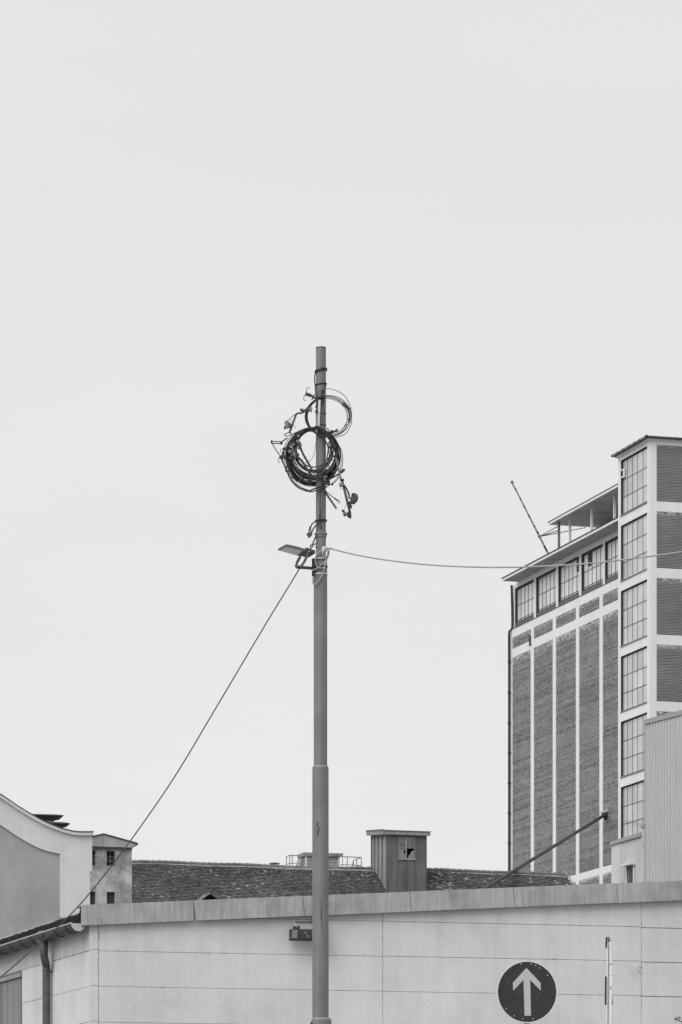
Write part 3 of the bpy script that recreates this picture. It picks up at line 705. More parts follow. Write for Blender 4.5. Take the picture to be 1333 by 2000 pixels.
# window: frame, sash bars, four panes (two broken)
w = MB(); fw = .04
for a, b, lo, hi in ((wx0, wx0+fw, wz0, wz1), (wx1-fw, wx1, wz0, wz1), (wx0+fw, wx1-fw, wz0, wz0+.05), (wx0+fw, wx1-fw, wz1-fw, wz1)): w.fbox(ZF, a, b, -.05, .012, lo, hi)
zw = obj('window', w, M['zinctrim'], zt_)
smid = ZF.hit(793.6, 1650)[0]; zmid = ZF.hit(794, 1656.2)[1]
m_ = MB(); m_.fbox(ZF, smid-.03, smid+.03, -.04, .02, wz0+.05, wz1-fw); obj('mullion', m_, M['zinctrim'], zw)
m_ = MB(); m_.fbox(ZF, wx0+fw, smid-.03, -.035, .01, zmid-.012, zmid+.012); m_.fbox(ZF, smid+.03, wx1-fw, -.035, .01, zmid-.012, zmid+.012); obj('glazing_bar', m_, M['zinctrim'], zw)
m_ = MB(); m_.fbox(ZF, wx0-.02, wx1+.02, .013, .07, wz0-.03, wz0+.02); obj('sill', m_, M['zinctrim'], zw)
def gp_(px, py): return ZF.hit(px, py)
for poly, mm in (([gp_(778.5,1655.8), gp_(792.8,1655.8), gp_(792.8,1635.8), gp_(778.5,1635.8)], 'glassdirty'),
                 ([gp_(794.8,1655.8), gp_(809.8,1655.8), gp_(809.8,1635.8), gp_(794.8,1635.8)], 'glassdirty'),
                 ([gp_(778.5,1676.5), gp_(792.8,1676.5), gp_(792.8,1668), gp_(790,1666.5), gp_(788.8,1663), gp_(790,1660.5), gp_(792.8,1659), gp_(792.8,1656.6), gp_(778.5,1656.6)], 'glassclear'),
                 ([gp_(797,1676.5), gp_(809.8,1676.5), gp_(809.8,1660), gp_(804.5,1662.5), gp_(802.6,1667), gp_(799,1671)], 'glassclear')):
    m_ = MB(); m_.prism(ZF, poly, -.028, -.020); obj('pane', m_, M[mm], zw)

# ------------------------------------------------------------------ things on the flat roof behind the ridge
VC = at(597, 1690, 250); VF = Frame((VC.x, VC.y), (1, 0.27), 1)
VU = Vector((-0.2915, 1, 0)).normalized(); u_ = 250/7500
zdeck = VF.hit(620, 1700)[1]
fr = thing('flat_roof_block', 'flat-roofed block hardly showing behind the tile ridge', 'building', (VC.x, VC.y, 0))
m_ = MB(); m_.fbox(VF, -6, 9, -9, .8, 0, zdeck); obj('block', m_, M['claddingtrim'], fr)
vh = thing('louvred_ventilator', 'louvred ventilation housing with slanted end behind the tile ridge and mast', 'ventilator', (VC.x, VC.y, zdeck))
sv0, zv1 = VF.hit(597, 1671.5); sv1, _ = VF.hit(664, 1671.5)
z0 = zdeck
def vpt(s, b, z): q = VF.pt(s, z, 0); return Vector((q.x+VU.x*b, q.y+VU.y*b, z))
BT, BB = 1.4, 2.6
m_ = MB(); m_.hexa([vpt(sv0+.1,.1,z0), vpt(sv1-.1,.1,z0), vpt(sv1-.1,BB,z0), vpt(sv0+.1,BB,z0), vpt(sv0+.1,.1,zv1), vpt(sv1-.1,.1,zv1), vpt(sv1-.1,BT,zv1), vpt(sv0+.1,BT,zv1)]); obj('core', m_, M['steelbar'], vh)
nl = 10
for i in range(nl):
    z = z0 + (zv1-z0)*(i+.5)/nl
    m_ = MB(); m_.hexa([vpt(sv0+.13,.0,z-.035), vpt(sv1-.13,.0,z-.035), vpt(sv1-.13,.09,z+.02), vpt(sv0+.13,.09,z+.02), vpt(sv0+.13,.0,z-.015), vpt(sv1-.13,.0,z-.015), vpt(sv1-.13,.09,z+.04), vpt(sv0+.13,.09,z+.04)])
    obj('louvre_slat', m_, M['louver'], vh)
    f = (i+.5)/nl; b1 = BB + (BT-BB)*f - .12
    m_ = MB(); m_.hexa([vpt(sv0,.1,z-.035), vpt(sv0+.09,.1,z+.02), vpt(sv0+.09,b1,z+.02), vpt(sv0,b1,z-.035), vpt(sv0,.1,z-.015), vpt(sv0+.09,.1,z+.04), vpt(sv0+.09,b1,z+.04), vpt(sv0,b1,z-.015)])
    obj('louvre_slat', m_, M['louver'], vh)
for s in (sv0, (sv0+sv1)*.62, sv1-.12):
    m_ = MB(); m_.hexa([vpt(s,-.02,z0), vpt(s+.12,-.02,z0), vpt(s+.12,.12,z0), vpt(s,.12,z0), vpt(s,-.02,zv1), vpt(s+.12,-.02,zv1), vpt(s+.12,.12,zv1), vpt(s,.12,zv1)]); obj('post', m_, M['louver'], vh)
m_ = MB(); m_.bar(vpt(sv0-.02,BB,z0), vpt(sv0-.02,BT,zv1), .12, .1); obj('slanted_trim', m_, M['louver'], vh)
m_ = MB(); zc_ = zv1 + 6.3*u_
m_.hexa([vpt(sv0-.12,-.12,zv1), vpt(sv1+.12,-.12,zv1), vpt(sv1+.12,BT+.1,zv1), vpt(sv0-.12,BT+.1,zv1), vpt(sv0-.15,-.15,zc_), vpt(sv1+.15,-.15,zc_), vpt(sv1+.15,BT+.1,zc_), vpt(sv0-.15,BT+.1,zc_)]); obj('roof_slab', m_, M['zinctrim'], vh)
def rail(label, pts, posts, Y):
    o = thing('roof_railing', label, 'railing', at(pts[0][0], 1700, Y), 'railings behind the tile ridge')
    P = [at(x, y, Y+d) for x, y, d in pts]
    m_ = MB(); m_.tube(P, .028, 6); obj('top_rail', m_, M['railing'], o)
    m_ = MB(); m_.tube([p - Vector((0,0,.52)) for p in P], .022, 6); obj('middle_rail', m_, M['railing'], o)
    for x, y, d in posts:
        p = at(x, y, Y+d); m_ = MB(); m_.tube([p, Vector((p.x, p.y, zdeck))], .026, 6); obj('post', m_, M['railing'], o)
rail('thin pipe railing left of the louvred ventilator behind the tile ridge', [(559.7, 1673.5, -1.5), (566.5, 1670.3, 0), (593, 1671.8, .3)], [(559.7, 1673.5, -1.5), (566.5, 1670.3, 0), (571.3, 1670.6, .1)], 252)
rail('thin pipe railing right of the louvred ventilator behind the tile ridge', [(665, 1673, 0), (706, 1674.7, .4), (691, 1680.5, -2.5), (688, 1693, -2.5)], [(678.7, 1673.6, .1), (706, 1674.7, .4), (697, 1678.4, -1.5), (691, 1680.5, -2.5)], 252)
p = at(669.5, 1665.5, 251); m_ = MB(); m_.tube([p, Vector((p.x, p.y, zdeck))], .02, 5)
m_.tube([p+Vector((-.02,0,-.02)), p+Vector((.06,0,-.02))], .015, 5); m_.tube([p+Vector((-.02,0,-.13)), p+Vector((.06,0,-.13))], .015, 5)
obj('rod_antenna', m_, M['steelmid'], label='thin rod antenna right of the louvred ventilator cap', cat='antenna', fix=False)
for cx, cy, hw, lab in ((701, 1693, 11.5, 'low grey domed skylight between the right railing and the turret, larger one'), (721, 1694, 7, 'small low domed skylight close to the turret behind the ridge')):
    c = at(cx, 1698, 249); r = hw*u_
    m_ = MB(); m_.lathe(c, [(r, 0), (r, (1698-cy-1.5)*u_), (r*.85, (1698-cy)*u_), (r*.5, (1698-cy+1.6)*u_), (r*.1, (1698-cy+2.2)*u_)], 16); obj('skylight', m_, M['zinctrim'], smooth=True, label=lab, cat='skylight')
c = at(536.5, 1687, 245); vc = thing('vent_cap', 'thin dark plate-shaped vent cap above the tile ridge left of the mast', 'roof vent', Vector((c.x, c.y, c.z-.8)))
m_ = MB(); m_.lathe(c, [(.33, -.02), (.36, 0), (.30, .05), (.05, .08)], 16); obj('plate', m_, M['railing'], vc)
m_ = MB(); m_.tube([c - Vector((0,0,.8)), c], .05, 8); obj('pipe', m_, M['railing'], vc)

# ------------------------------------------------------------------ brick storehouse tower
TC = at(1269.4, 900, 210)
U = (-0.2915, 1); V = (1, 0.2915)
SF = Frame((TC.x, TC.y), U, -1)        # stair face, s away from viewer, n outwards (left)
RF = Frame((TC.x, TC.y), V, 1)         # right face, s to the right
tw = thing('brick_storehouse', 'tall brick storehouse with white concrete frame and glazed stair tower', 'building', (TC.x, TC.y, 0))
sT = SF.hit(1207.7, 1100)[0]; SW = 9.0
ztop = SF.hit(1269.4, 858)[1]
zlow = 16.0
# stair tower core
core = MB()
def tb(s0, s1, v0, v1, z0, z1, m):     # box by s along U and v along V
    def q(s, v, z): a = SF.pt(s, z); return Vector((a.x + RF.d.x*v, a.y + RF.d.y*v, z))
    m.hexa([q(s0,v0,z0), q(s1,v0,z0), q(s1,v1,z0), q(s0,v1,z0), q(s0,v0,z1), q(s1,v0,z1), q(s1,v1,z1), q(s0,v1,z1)]); return m
tb(.22, sT-.05, .30, SW, 0, ztop-.05, core); obj('stair_core', core, M['steelmid'], tw)
# white frame, left stair face
wl0, wr0 = SF.hit(1213, 1000)[0], SF.hit(1264.2, 1000)[0]
yt = [870.7 + 130.0*i for i in range(6)]
zt0 = [SF.hit(1264.2, y)[1] for y in yt]; per = (zt0[0]-zt0[5])/5
zt0 = [zt0[0]-per*i for i in range(11)]; WH = SF.hit(1264.2, 870.7)[1] - SF.hit(1264.2, 980.6)[1]
m_ = MB(); m_.fbox(SF, wl0, sT, -.30, 0, 0, ztop); obj('corner_pier', m_, M['whitetower'], tw)
m_ = MB(); tb(0, wr0, 0, .30, 0, ztop, m_); obj('corner_pier', m_, M['whitetower'], tw)
m_ = MB(); m_.fbox(SF, wr0, wl0, -.30, -.002, zt0[0], ztop); obj('spandrel', m_, M['whitetower'], tw)
for i in range(1, 9):
    m_ = MB(); m_.fbox(SF, wr0, wl0, -.30, -.002, zt0[i], zt0[i-1]-WH); obj('spandrel', m_, M['whitetower'], tw)
m_ = MB(); m_.fbox(SF, wr0, wl0, -.30, -.002, 0, zt0[8]-WH); obj('spandrel', m_, M['whitetower'], tw)
# stair windows: frame, 15 panes
colx = [wr0 + (wl0-wr0)*f for f in (0, .17, .375, .575, .785, 1.0)]
colx = [wr0+.02] + [SF.hit(x, 950, -.12)[0] for x in (1256, 1245.7, 1235.8, 1225.4)] + [wl0-.02]
def stair_window(zt_):
    zb_ = zt_ - WH; F = SF; w = MB()
    n0, n1 = -.16, -.11
    w.fbox(F, wr0, wl0, n0, n1, zt_-.07, zt_); w.fbox(F, wr0, wl0, n0, n1, zb_, zb_+.07)
    w.fbox(F, wr0, wr0+.06, n0, n1, zb_+.07, zt_-.07); w.fbox(F, wl0-.06, wl0, n0, n1, zb_+.07, zt_-.07)
    w.fbox(F, wl0-.012, wl0, n1+.001, -.004, zb_+.01, zt_-.01); w.fbox(F, wr0+.001, wl0-.013, n1+.001, -.004, zt_-.012, zt_-.001)
    wo = obj('window', w, M['steelbar'], tw)
    m_ = MB()
    for c in colx[1:-1]: m_.fbox(F, c-.035, c+.035, n0+.02, n1-.018, zb_+.07, zt_-.07)
    obj('mullion', m_, M['steelbar'], wo)
    rows = [zb_+.03] + [zt_ - WH*.675, zt_ - WH*.355] + [zt_-.03]
    for r in (1, 2):
        for c in range(5):
            m_ = MB(); m_.fbox(F, colx[c]+.036, colx[c+1]-.036, n0+.02, n1-.022, rows[r]-.04, rows[r]+.04); obj('transom', m_, M['steelmid'], wo)
    for r in range(3):
        for c in range(5):
            m_ = MB(); m_.fbox(F, colx[c]+.036, colx[c+1]-.036, -.150, -.133+random.uniform(-.003, .003), rows[r]+.04, rows[r+1]-.04); obj('pane', m_, M['wglass'], wo)
    m_ = MB(); m_.fbox(F, wr0-.02, wl0+.02, .003, .05, zb_-.05, zb_); obj('sill', m_, M['steelmid'], wo)
    return wo
def deep_copy(o, parent, dz):
    c = o.copy(); COL.objects.link(c); c.parent = parent; c.location = o.location + Vector((0,0,dz)); ORG[c.name] = ORG[o.name]
    for ch in list(o.children):
        d = ch.copy(); COL.objects.link(d); d.parent = c
    return c
w0 = stair_window(zt0[0])
for i in range(1, 6): deep_copy(w0, tw, zt0[i]-zt0[0])
# small fan unit in the top window
a0, zh = SF.hit(1215, 918.5, -.08); a1, zl = SF.hit(1221, 931.5, -.08)
m_ = MB(); m_.fbox(SF, min(a0,a1), max(a0,a1), -.1, .0, zl, zh); vn = obj('vent_box', m_, M['white'], tw)
m_ = MB(); am = (a0+a1)/2; hw_ = abs(a0-a1)*.28; m_.fbox(SF, am-hw_, am+hw_, .001, .02, zl+.08, zh-.08); obj('fan_opening', m_, M['interior'], vn)
# right face: pier, bands and brick panels
p0 = RF.hit(1283, 1000)[0]
pT = [RF.hit(1283, 868)[1] - per*i for i in range(8)]; PHh = RF.hit(1283, 868)[1] - RF.hit(1283, 979)[1]
m_ = MB(); m_.fbox(RF, .302, p0, -.30, 0, 0, ztop); obj('corner_pier', m_, M['whitetower'], tw)
m_ = MB(); m_.fbox(RF, p0, SW, -.30, -.001, pT[0], ztop); obj('floor_band', m_, M['whitetower'], tw)
def bricks(mb, F, s0, s1, z0, z1, n, tintf, bond='english', course=.0833, jt=.012, proud=.010, runs=False):
    r = 0; z = z0; left = 0; cur = 0
    while z + course*.5 < z1:
        zh = min(z + course - jt, z1)
        header = (r % 2 == 1)
        pitch = .125 if header else .25
        rowf = random.choice((0, 0, -.08, -.18, -.28)) if runs else 0
        s = s0 - (.0625 if header else (.0 if r % 4 else .125))
        while s < s1:
            a, b = max(s, s0), min(s + pitch - jt, s1)
            if b - a > .02:
                t = tintf((a+b)/2, z)
                if runs:
                    if left <= 0: left = random.choice((1, 1, 2)); cur = random.choice((0, 0, 0, -.1, -.3, -.5))
                    left -= 1
                    if t <= .2: t = max(-.85, rowf + cur*.6 + random.uniform(-.1, .1)) if (rowf or cur or random.random() < .25) else t
                nn = n + proud + random.uniform(-.003, .003)
                v = [F.pt(a,z,nn), F.pt(b,z,nn), F.pt(b,zh,nn), F.pt(a,zh,nn), F.pt(a,z,n), F.pt(b,z,n), F.pt(b,zh,n), F.pt(a,zh,n)]
                mb.add(v, [(0,1,2,3), (0,4,5,1), (1,5,6,2), (2,6,7,3), (3,7,4,0)], t)
            s += pitch
        z += course; r += 1
    return mb
def paint_top(zt, amp):
    def f(s, z):
        d = zt - z
        if d < .085: return .85 if random.random() < .8 else .3
        if d < amp: return random.random()*(1-d/amp)*1.3 if random.random() < .75 else 0
        return 0
    return f
bk = MB(); mof = MB()
for i in range(6):
    zt_, zb_ = pT[i], pT[i]-PHh
    if i < 5: 
        m_ = MB(); m_.fbox(RF, p0, SW, -.30, -.001, pT[i+1], zb_); obj('floor_band', m_, M['whitetower'], tw)
    mof.fbox(RF, p0, SW, -.30, -.03, zb_, zt_)
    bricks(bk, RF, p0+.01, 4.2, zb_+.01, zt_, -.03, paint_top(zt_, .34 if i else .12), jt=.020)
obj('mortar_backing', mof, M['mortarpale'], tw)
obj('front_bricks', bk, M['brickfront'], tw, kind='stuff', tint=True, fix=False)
# stair roof with gutter
m_ = MB(); tb(-.30, sT+.12, -.26, SW, ztop+.02, ztop+.135, m_); sr = obj('stair_roof', m_, M['darkroof'], tw)
m_ = MB(); tb(-.16, sT+.06, -.16, SW, ztop-.05, ztop+.019, m_); obj('eaves_board', m_, M['whitetower'], sr)
m_ = MB(); gq = SF.pt(-.30, ztop+.09, .30); gq2 = SF.pt(sT+.12, ztop+.09, .30)
m_.tube([gq, gq2], .07, 8); obj('eaves_gutter', m_, M['zinctrim'], sr, smooth=True)
k = 7
for i in range(k):
    s = -.3 + (sT+.4)*i/(k-1); m_ = MB(); m_.tube([SF.pt(s-.04, ztop+.09, .30), SF.pt(s+.04, ztop+.09, .30)], .085, 8); obj('gutter_bracket', m_, M['darkmetal'], sr)
m_ = MB(); x = .0
while x < SW:
    h = random.uniform(.01, .05); q = RF.pt(x, ztop+.135, .23); m_.add([q+Vector((-.12,0,0)), q+Vector((.12,0,0)), q+Vector((0,.3,0)), q+Vector((0,.05,h))], [(0,1,3),(1,2,3),(2,0,3)]); x += random.uniform(.1, .5)
obj('roof_moss', m_, M['ridge'], sr, kind='stuff')

# main block
DM = -0.9; DU = DM - 0.17                        # lower wall face, recessed top storey face
def mh(px, py): return SF.hit(px, py, DM)
def uh(px, py): return SF.hit(px, py, DU)
s_end = mh(996.6, 1400)[0]; s_endU = uh(1003.2, 1200)[0]
s_st = 0.5
zsill = mh(1042.4, 1209.5)[1]; zb1t = mh(1042.4, 1226.3)[1]; zb1b = mh(1042.4, 1248.8)[1]; zlt = mh(1042.4, 1266)[1]
zbt, zbb = mh(1171, 1695.3)[1], mh(1171, 1709.3)[1]
zwt = uh(1047.5, 1128.4)[1]; zroof = uh(1003, 1142.0)[1]
pil = [(mh(a, 1400)[0], mh(b, 1400)[0]) for a, b in ((1037, 1043), (1080, 1086), (1125.2, 1131.3), (1171.2, 1177.5))]
corner = (s_end, mh(1001, 1400)[0])
bays_px = [(1001, 1037), (1043, 1080), (1086, 1125.2), (1131.3, 1171.2), (1177.5, 1216)]
m_ = MB(); m_.fbox(SF, s_st, s_end-.02, DM-14, DM-.25, 0, zsill-.05); obj('main_core', m_, M['steelmid'], tw)
for (b, a) in [corner] + pil:
    m_ = MB(); m_.fbox(SF, min(a,b), max(a,b), DM-.25, DM, 0, zb1t); obj('pilaster', m_, M['whitetower'], tw)
m_ = MB(); m_.fbox(SF, s_st, s_end, DM-.25, DM, zb1t, zsill); obj('sill_band', m_, M['whitetower'], tw)
bays = [(mh(b, 1400)[0], mh(a, 1400)[0]) for a, b in bays_px]
bays[-1] = (s_st, bays[-1][1])
mo = MB(); bk = MB()
# soldier courses: two bands
sol = [(mh(1171, 1408.5)[1], mh(1171, 1424)[1]), (mh(1171, 1631)[1], mh(1171, 1648)[1])]
patch = (mh(1171, 1667)[1], mh(1171, 1700)[1])
for i, (a, b) in enumerate(bays):
    m_ = MB(); m_.fbox(SF, a, b, DM-.25, DM-.002, zlt, zb1b); obj('floor_band', m_, M['whitetower'], tw)
    m_ = MB(); m_.fbox(SF, a, b, DM-.25, DM-.002, zbb, zbt); obj('floor_band', m_, M['whitetower'], tw)
    mo.fbox(SF, a, b, DM-.25, DM-.03, zb1b, zb1t); mo.fbox(SF, a, b, DM-.25, DM-.03, zbt, zlt); mo.fbox(SF, a, b, DM-.25, DM-.03, 0, zbb)
    def tf(s, z, ii=i, fa=paint_top(zb1t, .30)): 
        v = fa(s, z); return v if v else (.25*random.random() if random.random() < .3 else 0)
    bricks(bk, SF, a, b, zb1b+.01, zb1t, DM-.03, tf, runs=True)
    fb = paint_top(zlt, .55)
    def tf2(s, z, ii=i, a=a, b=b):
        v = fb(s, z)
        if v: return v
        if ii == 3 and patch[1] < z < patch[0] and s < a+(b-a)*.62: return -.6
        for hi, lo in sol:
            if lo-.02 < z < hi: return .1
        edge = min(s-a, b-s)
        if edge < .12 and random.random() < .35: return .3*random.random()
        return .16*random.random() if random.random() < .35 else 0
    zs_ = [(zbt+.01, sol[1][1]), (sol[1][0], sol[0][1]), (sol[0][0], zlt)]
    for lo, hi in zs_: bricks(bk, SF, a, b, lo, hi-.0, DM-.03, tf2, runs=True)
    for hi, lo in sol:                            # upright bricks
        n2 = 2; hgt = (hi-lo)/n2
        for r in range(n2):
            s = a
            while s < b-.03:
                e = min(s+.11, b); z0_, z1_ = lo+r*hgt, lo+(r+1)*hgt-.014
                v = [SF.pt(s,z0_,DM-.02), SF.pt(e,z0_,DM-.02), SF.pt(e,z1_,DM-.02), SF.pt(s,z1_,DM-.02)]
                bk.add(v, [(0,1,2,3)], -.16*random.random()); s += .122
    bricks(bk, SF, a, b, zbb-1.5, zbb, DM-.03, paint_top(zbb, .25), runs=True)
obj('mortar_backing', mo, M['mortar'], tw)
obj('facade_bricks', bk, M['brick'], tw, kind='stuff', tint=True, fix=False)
# top storey
wp = [(1006.4, 1043), (1047.5, 1086.3), (1090.8, 1131.2), (1136, 1177.5), (1182, 1222)]
wv = [(uh(b, 1200)[0], uh(a, 1200)[0]) for a, b in wp]
zwb = zsill + .02
m_ = MB(); m_.fbox(SF, s_st, s_endU-.05, DU-13, DU-.5, zsill-.2, zroof-.05); obj('top_core', m_, M['steelmid'], tw)
edges = [s_endU] + [x for a, b in wv for x in (b, a)]
m_ = MB(); m_.fbox(SF, wv[0][1], s_endU, DU-.45, DU, zsill, zwt); obj('top_pier', m_, M['whitetower'], tw)
for i in range(4):
    m_ = MB(); m_.fbox(SF, wv[i+1][1], wv[i][0], DU-.45, DU, zsill, zwt); obj('top_pier', m_, M['whitetower'], tw)
m_ = MB(); m_.fbox(SF, s_st, s_endU, DU-.45, DU+.001, zwt, zroof+.02); obj('head_beam', m_, M['whitetower'], tw)
vents = {2: [(0, 'x')], 3: [(3, 'x')]}
for i, (a, b) in enumerate(wv):
    w = MB(); n0, n1 = DU-.17, DU-.11
    w.fbox(SF, a, b, n0, n1, zwt-.12, zwt); w.fbox(SF, a, b, n0, n1, zwb-.02, zwb+.05); w.fbox(SF, a, a+.05, n0, n1, zwb+.05, zwt-.12); w.fbox(SF, b-.05, b, n0, n1, zwb+.05, zwt-.12)
    w.fbox(SF, b-.015, b+.0, n1+.001, DU-.004, zwb, zwt); w.fbox(SF, b-.13, b-.051, n0, n1, zwb+.05, zwt-.12); w.fbox(SF, a+.001, b-.016, n1+.001, DU-.004, zwt-.012, zwt-.001)
    wo = obj('window', w, M['steelbar'], tw)
    cs_ = [a + (b-a)*f for f in (0, .195, .39, .585, .78, 1)]; ztr = zwb + (zwt-zwb)*.57
    m_ = MB()
    for c in cs_[1:-1]: m_.fbox(SF, c-.03, c+.03, n0, n1-.01, zwb+.05, zwt-.12)
    obj('mullion', m_, M['steelbar'], wo)
    m_ = MB()
    for c in range(5): m_.fbox(SF, cs_[c]+.031, cs_[c+1]-.031, n0, n1-.013, ztr-.03, ztr+.03)
    obj('transom', m_, M['steelmid'], wo)
    for c in range(5):
        for lo, hi in ((zwb+.05, ztr-.03), (ztr+.03, zwt-.12)):
            vh_ = hi
            if lo > ztr and ((i == 2 and c == 0) or (i == 3 and c == 3)):
                vh_ = hi - .75; q = MB(); q.fbox(SF, cs_[c]+.05, cs_[c+1]-.05, n0, n1-.02, vh_, hi); vo = obj('vent', q, M['interior'], wo)
                for r in range(5):
                    pass
                q = MB()
                for r in range(5): q.fbox(SF, cs_[c]+.05, cs_[c+1]-.05, n1-.019, n1, vh_+.75*r/5, vh_+.75*r/5+.05)
                obj('vent_slat', q, M['steelmid'], wo)
            q = MB(); q.fbox(SF, cs_[c]+.031, cs_[c+1]-.031, n0+.01, n1-.024, lo, vh_); obj('pane', q, M['wglasspale'], wo)
    # railing in front of the window, with mesh infill
    zr1 = zwb + .40*1.15
    rl = MB()
    rl.fbox(SF, a+.01, b-.01, DU-.06, DU-.02, zr1, zr1+.035); rl.fbox(SF, a+.01, b-.01, DU-.06, DU-.02, zr1-.11, zr1-.085); rl.fbox(SF, a+.01, a+.05, DU-.06, DU-.02, zwb, zr1); rl.fbox(SF, b-.05, b-.01, DU-.06, DU-.02, zwb, zr1)
    ro = obj('railing', rl, M['steelbar'], tw)
    q = MB(); s = a+.06
    while s < b-.06: q.fbox(SF, s, s+.012, DU-.045, DU-.035, zwb, zr1-.11); s += .045
    obj('mesh_infill', q, M['steelmid'], ro, kind='stuff')
m_ = MB(); m_.fbox(SF, s_st, s_endU+.1, DU, DM+.03, zsill+.001, zsill+.03); obj('sill_flashing', m_, M['steelbar'], tw)
# roof slab with overhang
OV = DU + 1.0
s_tip = SF.hit(982, 1141, OV)[0]
zf0 = SF.hit(982, 1141, OV)[1]; 
m_ = MB(); m_.fbox(SF, s_st, s_tip, DU-13.5, OV, zroof+.021, zroof+.12); mr = obj('main_roof', m_, M['soffit'], tw)
m_ = MB(); m_.fbox(SF, s_st, s_tip+.01, OV, OV+.03, zroof+.015, zroof+.155); obj('fascia', m_, M['whitetower'], mr)
m_ = MB(); m_.fbox(SF, s_st, s_tip+.03, DU-13.5, OV+.06, zroof+.157, zroof+.22); obj('roof_edge', m_, M['darkroof'], mr)
m_ = MB(); m_.fbox(SF, s_st, s_tip-.2, DU-13, OV-.15, zroof+.221, zroof+.24); obj('bounce_deck', m_, M['mortar'], mr)  # unseen pale deck, added to bounce light onto the canopy underside
# downpipe at the far corner
def sp(px, py, n): s, z = SF.hit(px, py, n); return SF.pt(s, z, n)
spx = SF.hit(1001, 1142, DU+.1)[0]
m_ = MB(); P = [sp(999.5, 1143, DU+.15), sp(1000, 1148, DU+.12), sp(1001, 1190, DU+.1), sp(1001.3, 1222, DU+.1), sp(1000, 1229, DU+.15), sp(995.5, 1233, DM+.15), sp(994.8, 1240, DM+.12)]
e = SF.hit(995, 1400, DM+.12)[0]; P += [SF.pt(e, P[-1].z-2, DM+.12), SF.pt(e, 10, DM+.12)]
m_.tube(P, .075, 8); dpt = obj('downpipe', m_, M['darkmetal'], tw, smooth=True)
for y in (1292, 1353, 1412, 1470, 1529, 1588, 1647):
    m_ = MB(); q = SF.hit(995, y, DM+.12); m_.tube([SF.pt(e, q[1]-.06, DM+.12), SF.pt(e, q[1]+.06, DM+.12)], .10, 8); obj('pipe_clip', m_, M['darkmetal'], dpt)
# vent grille on the first pilaster
m_ = MB(); a0, zh = SF.hit(1038, 1241, DM+.04); a1, zl = SF.hit(1033.3, 1262, DM+.04)
m_.fbox(SF, a0, a1, DM+.002, DM+.03, zl, zh); vg = obj('vent_grille', m_, M['whitetower'], tw)
for i in range(9):
    z = zl + (zh-zl)*i/9; q = MB(); q.fbox(SF, a0+.02, a1-.02, DM+.031, DM+.05, z+.012, z+.048); obj('grille_slot', q, M['interior'], vg)
# roof canopy on posts and penthouse
NCn = DU + 0.0
sc0, zcan = SF.hit(1071.7, 1025, NCn)
m_ = MB(); m_.fbox(SF, s_st, sc0, NCn-5.0, NCn, zcan, zcan+.10); cn_ = obj('canopy', m_, M['soffit'], tw)
m_ = MB(); m_.fbox(SF, s_st, sc0+.01, NCn+.001, NCn+.03, zcan-.02, zcan+.12); obj('canopy_fascia', m_, M['whitetower'], cn_)
m_ = MB(); m_.fbox(SF, s_st, sc0+.03, NCn-5, NCn+.05, zcan+.121, zcan+.17); obj('canopy_edge', m_, M['darkroof'], cn_)
zdk = zroof + .22
for px in (1113.6, 1156.2, 1201):
    s = SF.hit(px, 1020, NCn-.69)[0]; m_ = MB(); m_.fbox(SF, s-.08, s+.08, NCn-.75, NCn-.63, zdk, zcan); obj('canopy_post', m_, M['whitetower'], tw)
for px, n in ((1092.2, NCn-.30), (1151.6, NCn-3.9)):
    s = SF.hit(px, 1040, n)[0]; m_ = MB(); m_.fbox(SF, s-.07, s+.07, n-.06, n+.06, zdk, zcan); obj('canopy_post', m_, M['steelmid'], tw)
sp0 = SF.hit(1172.5, 1031, NCn-3.0)[0]
m_ = MB(); m_.fbox(SF, s_st, sp0, NCn-4.8, NCn-3.0, zdk, zcan); pe = obj('penthouse', m_, M['darkmetal'], tw)
m_ = MB(); m_.fbox(SF, sp0-.05, sp0+.22, NCn-3.06, NCn-2.9, zdk, zcan); obj('corner_post', m_, M['white'], pe)
for f in (.33, .62):
    m_ = MB(); m_.fbox(SF, s_st, sp0-.06, NCn-2.99, NCn-2.95, zdk+(zcan-zdk)*f, zdk+(zcan-zdk)*f+.05); obj('glazing_rail', m_, M['steelmid'], pe)
m_ = MB(); m_.fbox(SF, sp0-.06-1.6, sp0-.06-1.5, NCn-2.99, NCn-2.94, zdk, zcan); obj('glazing_post', m_, M['steelmid'], pe)
s9 = sp0 + 1.2; m_ = MB(); m_.fbox(SF, sp0+.25, sp0+1.6, NCn-3.5, NCn-3.3, zcan-.5, zcan-.35); obj('beam', m_, M['soffit'], pe)
m_ = MB(); m_.fbox(SF, sp0+1.5, sp0+1.75, NCn-3.4, NCn-3.2, zcan-.55, zcan-.2); obj('lamp_box', m_, M['interior'], pe)

# leaning striped pole with ball on the storehouse roof
bq = sp(1074.5, 1088, DU+.6); fpz = bq
ntop = 0
top = at(1000.5, 942, bq.y + (-2.2*.28))
fp_ = thing('leaning_flagpole', 'thin leaning striped pole with ball tip on the storehouse roof edge', 'flagpole', bq)
m_ = MB(); m_.tube([bq, top], [.060, .040], 8); obj('pole', m_, M['zinctrim'], fp_, smooth=True)
for f0, f1 in ((.08,.15),(.31,.34),(.405,.425),(.53,.56),(.665,.69),(.77,.79),(.89,.92)):
    m_ = MB(); m_.tube([bq.lerp(top, f0), bq.lerp(top, f1)], [.063-.02*f0, .063-.02*f1], 8); obj('stripe', m_, M['black'], fp_)
m_ = MB(); m_.lathe(top - Vector((0,0,.09)), [(.02,0),(.08,.03),(.105,.09),(.09,.15),(.04,.19)], 12); obj('ball', m_, M['steelmid'], fp_, smooth=True)
m_ = MB(); m_.bar(bq + Vector((.06,0,-.05)), bq.lerp(top, .05) + Vector((.09, 0, 0)), .12, .1); obj('foot_bracket', m_, M['black'], fp_)
jn = bq.lerp(top, .275)
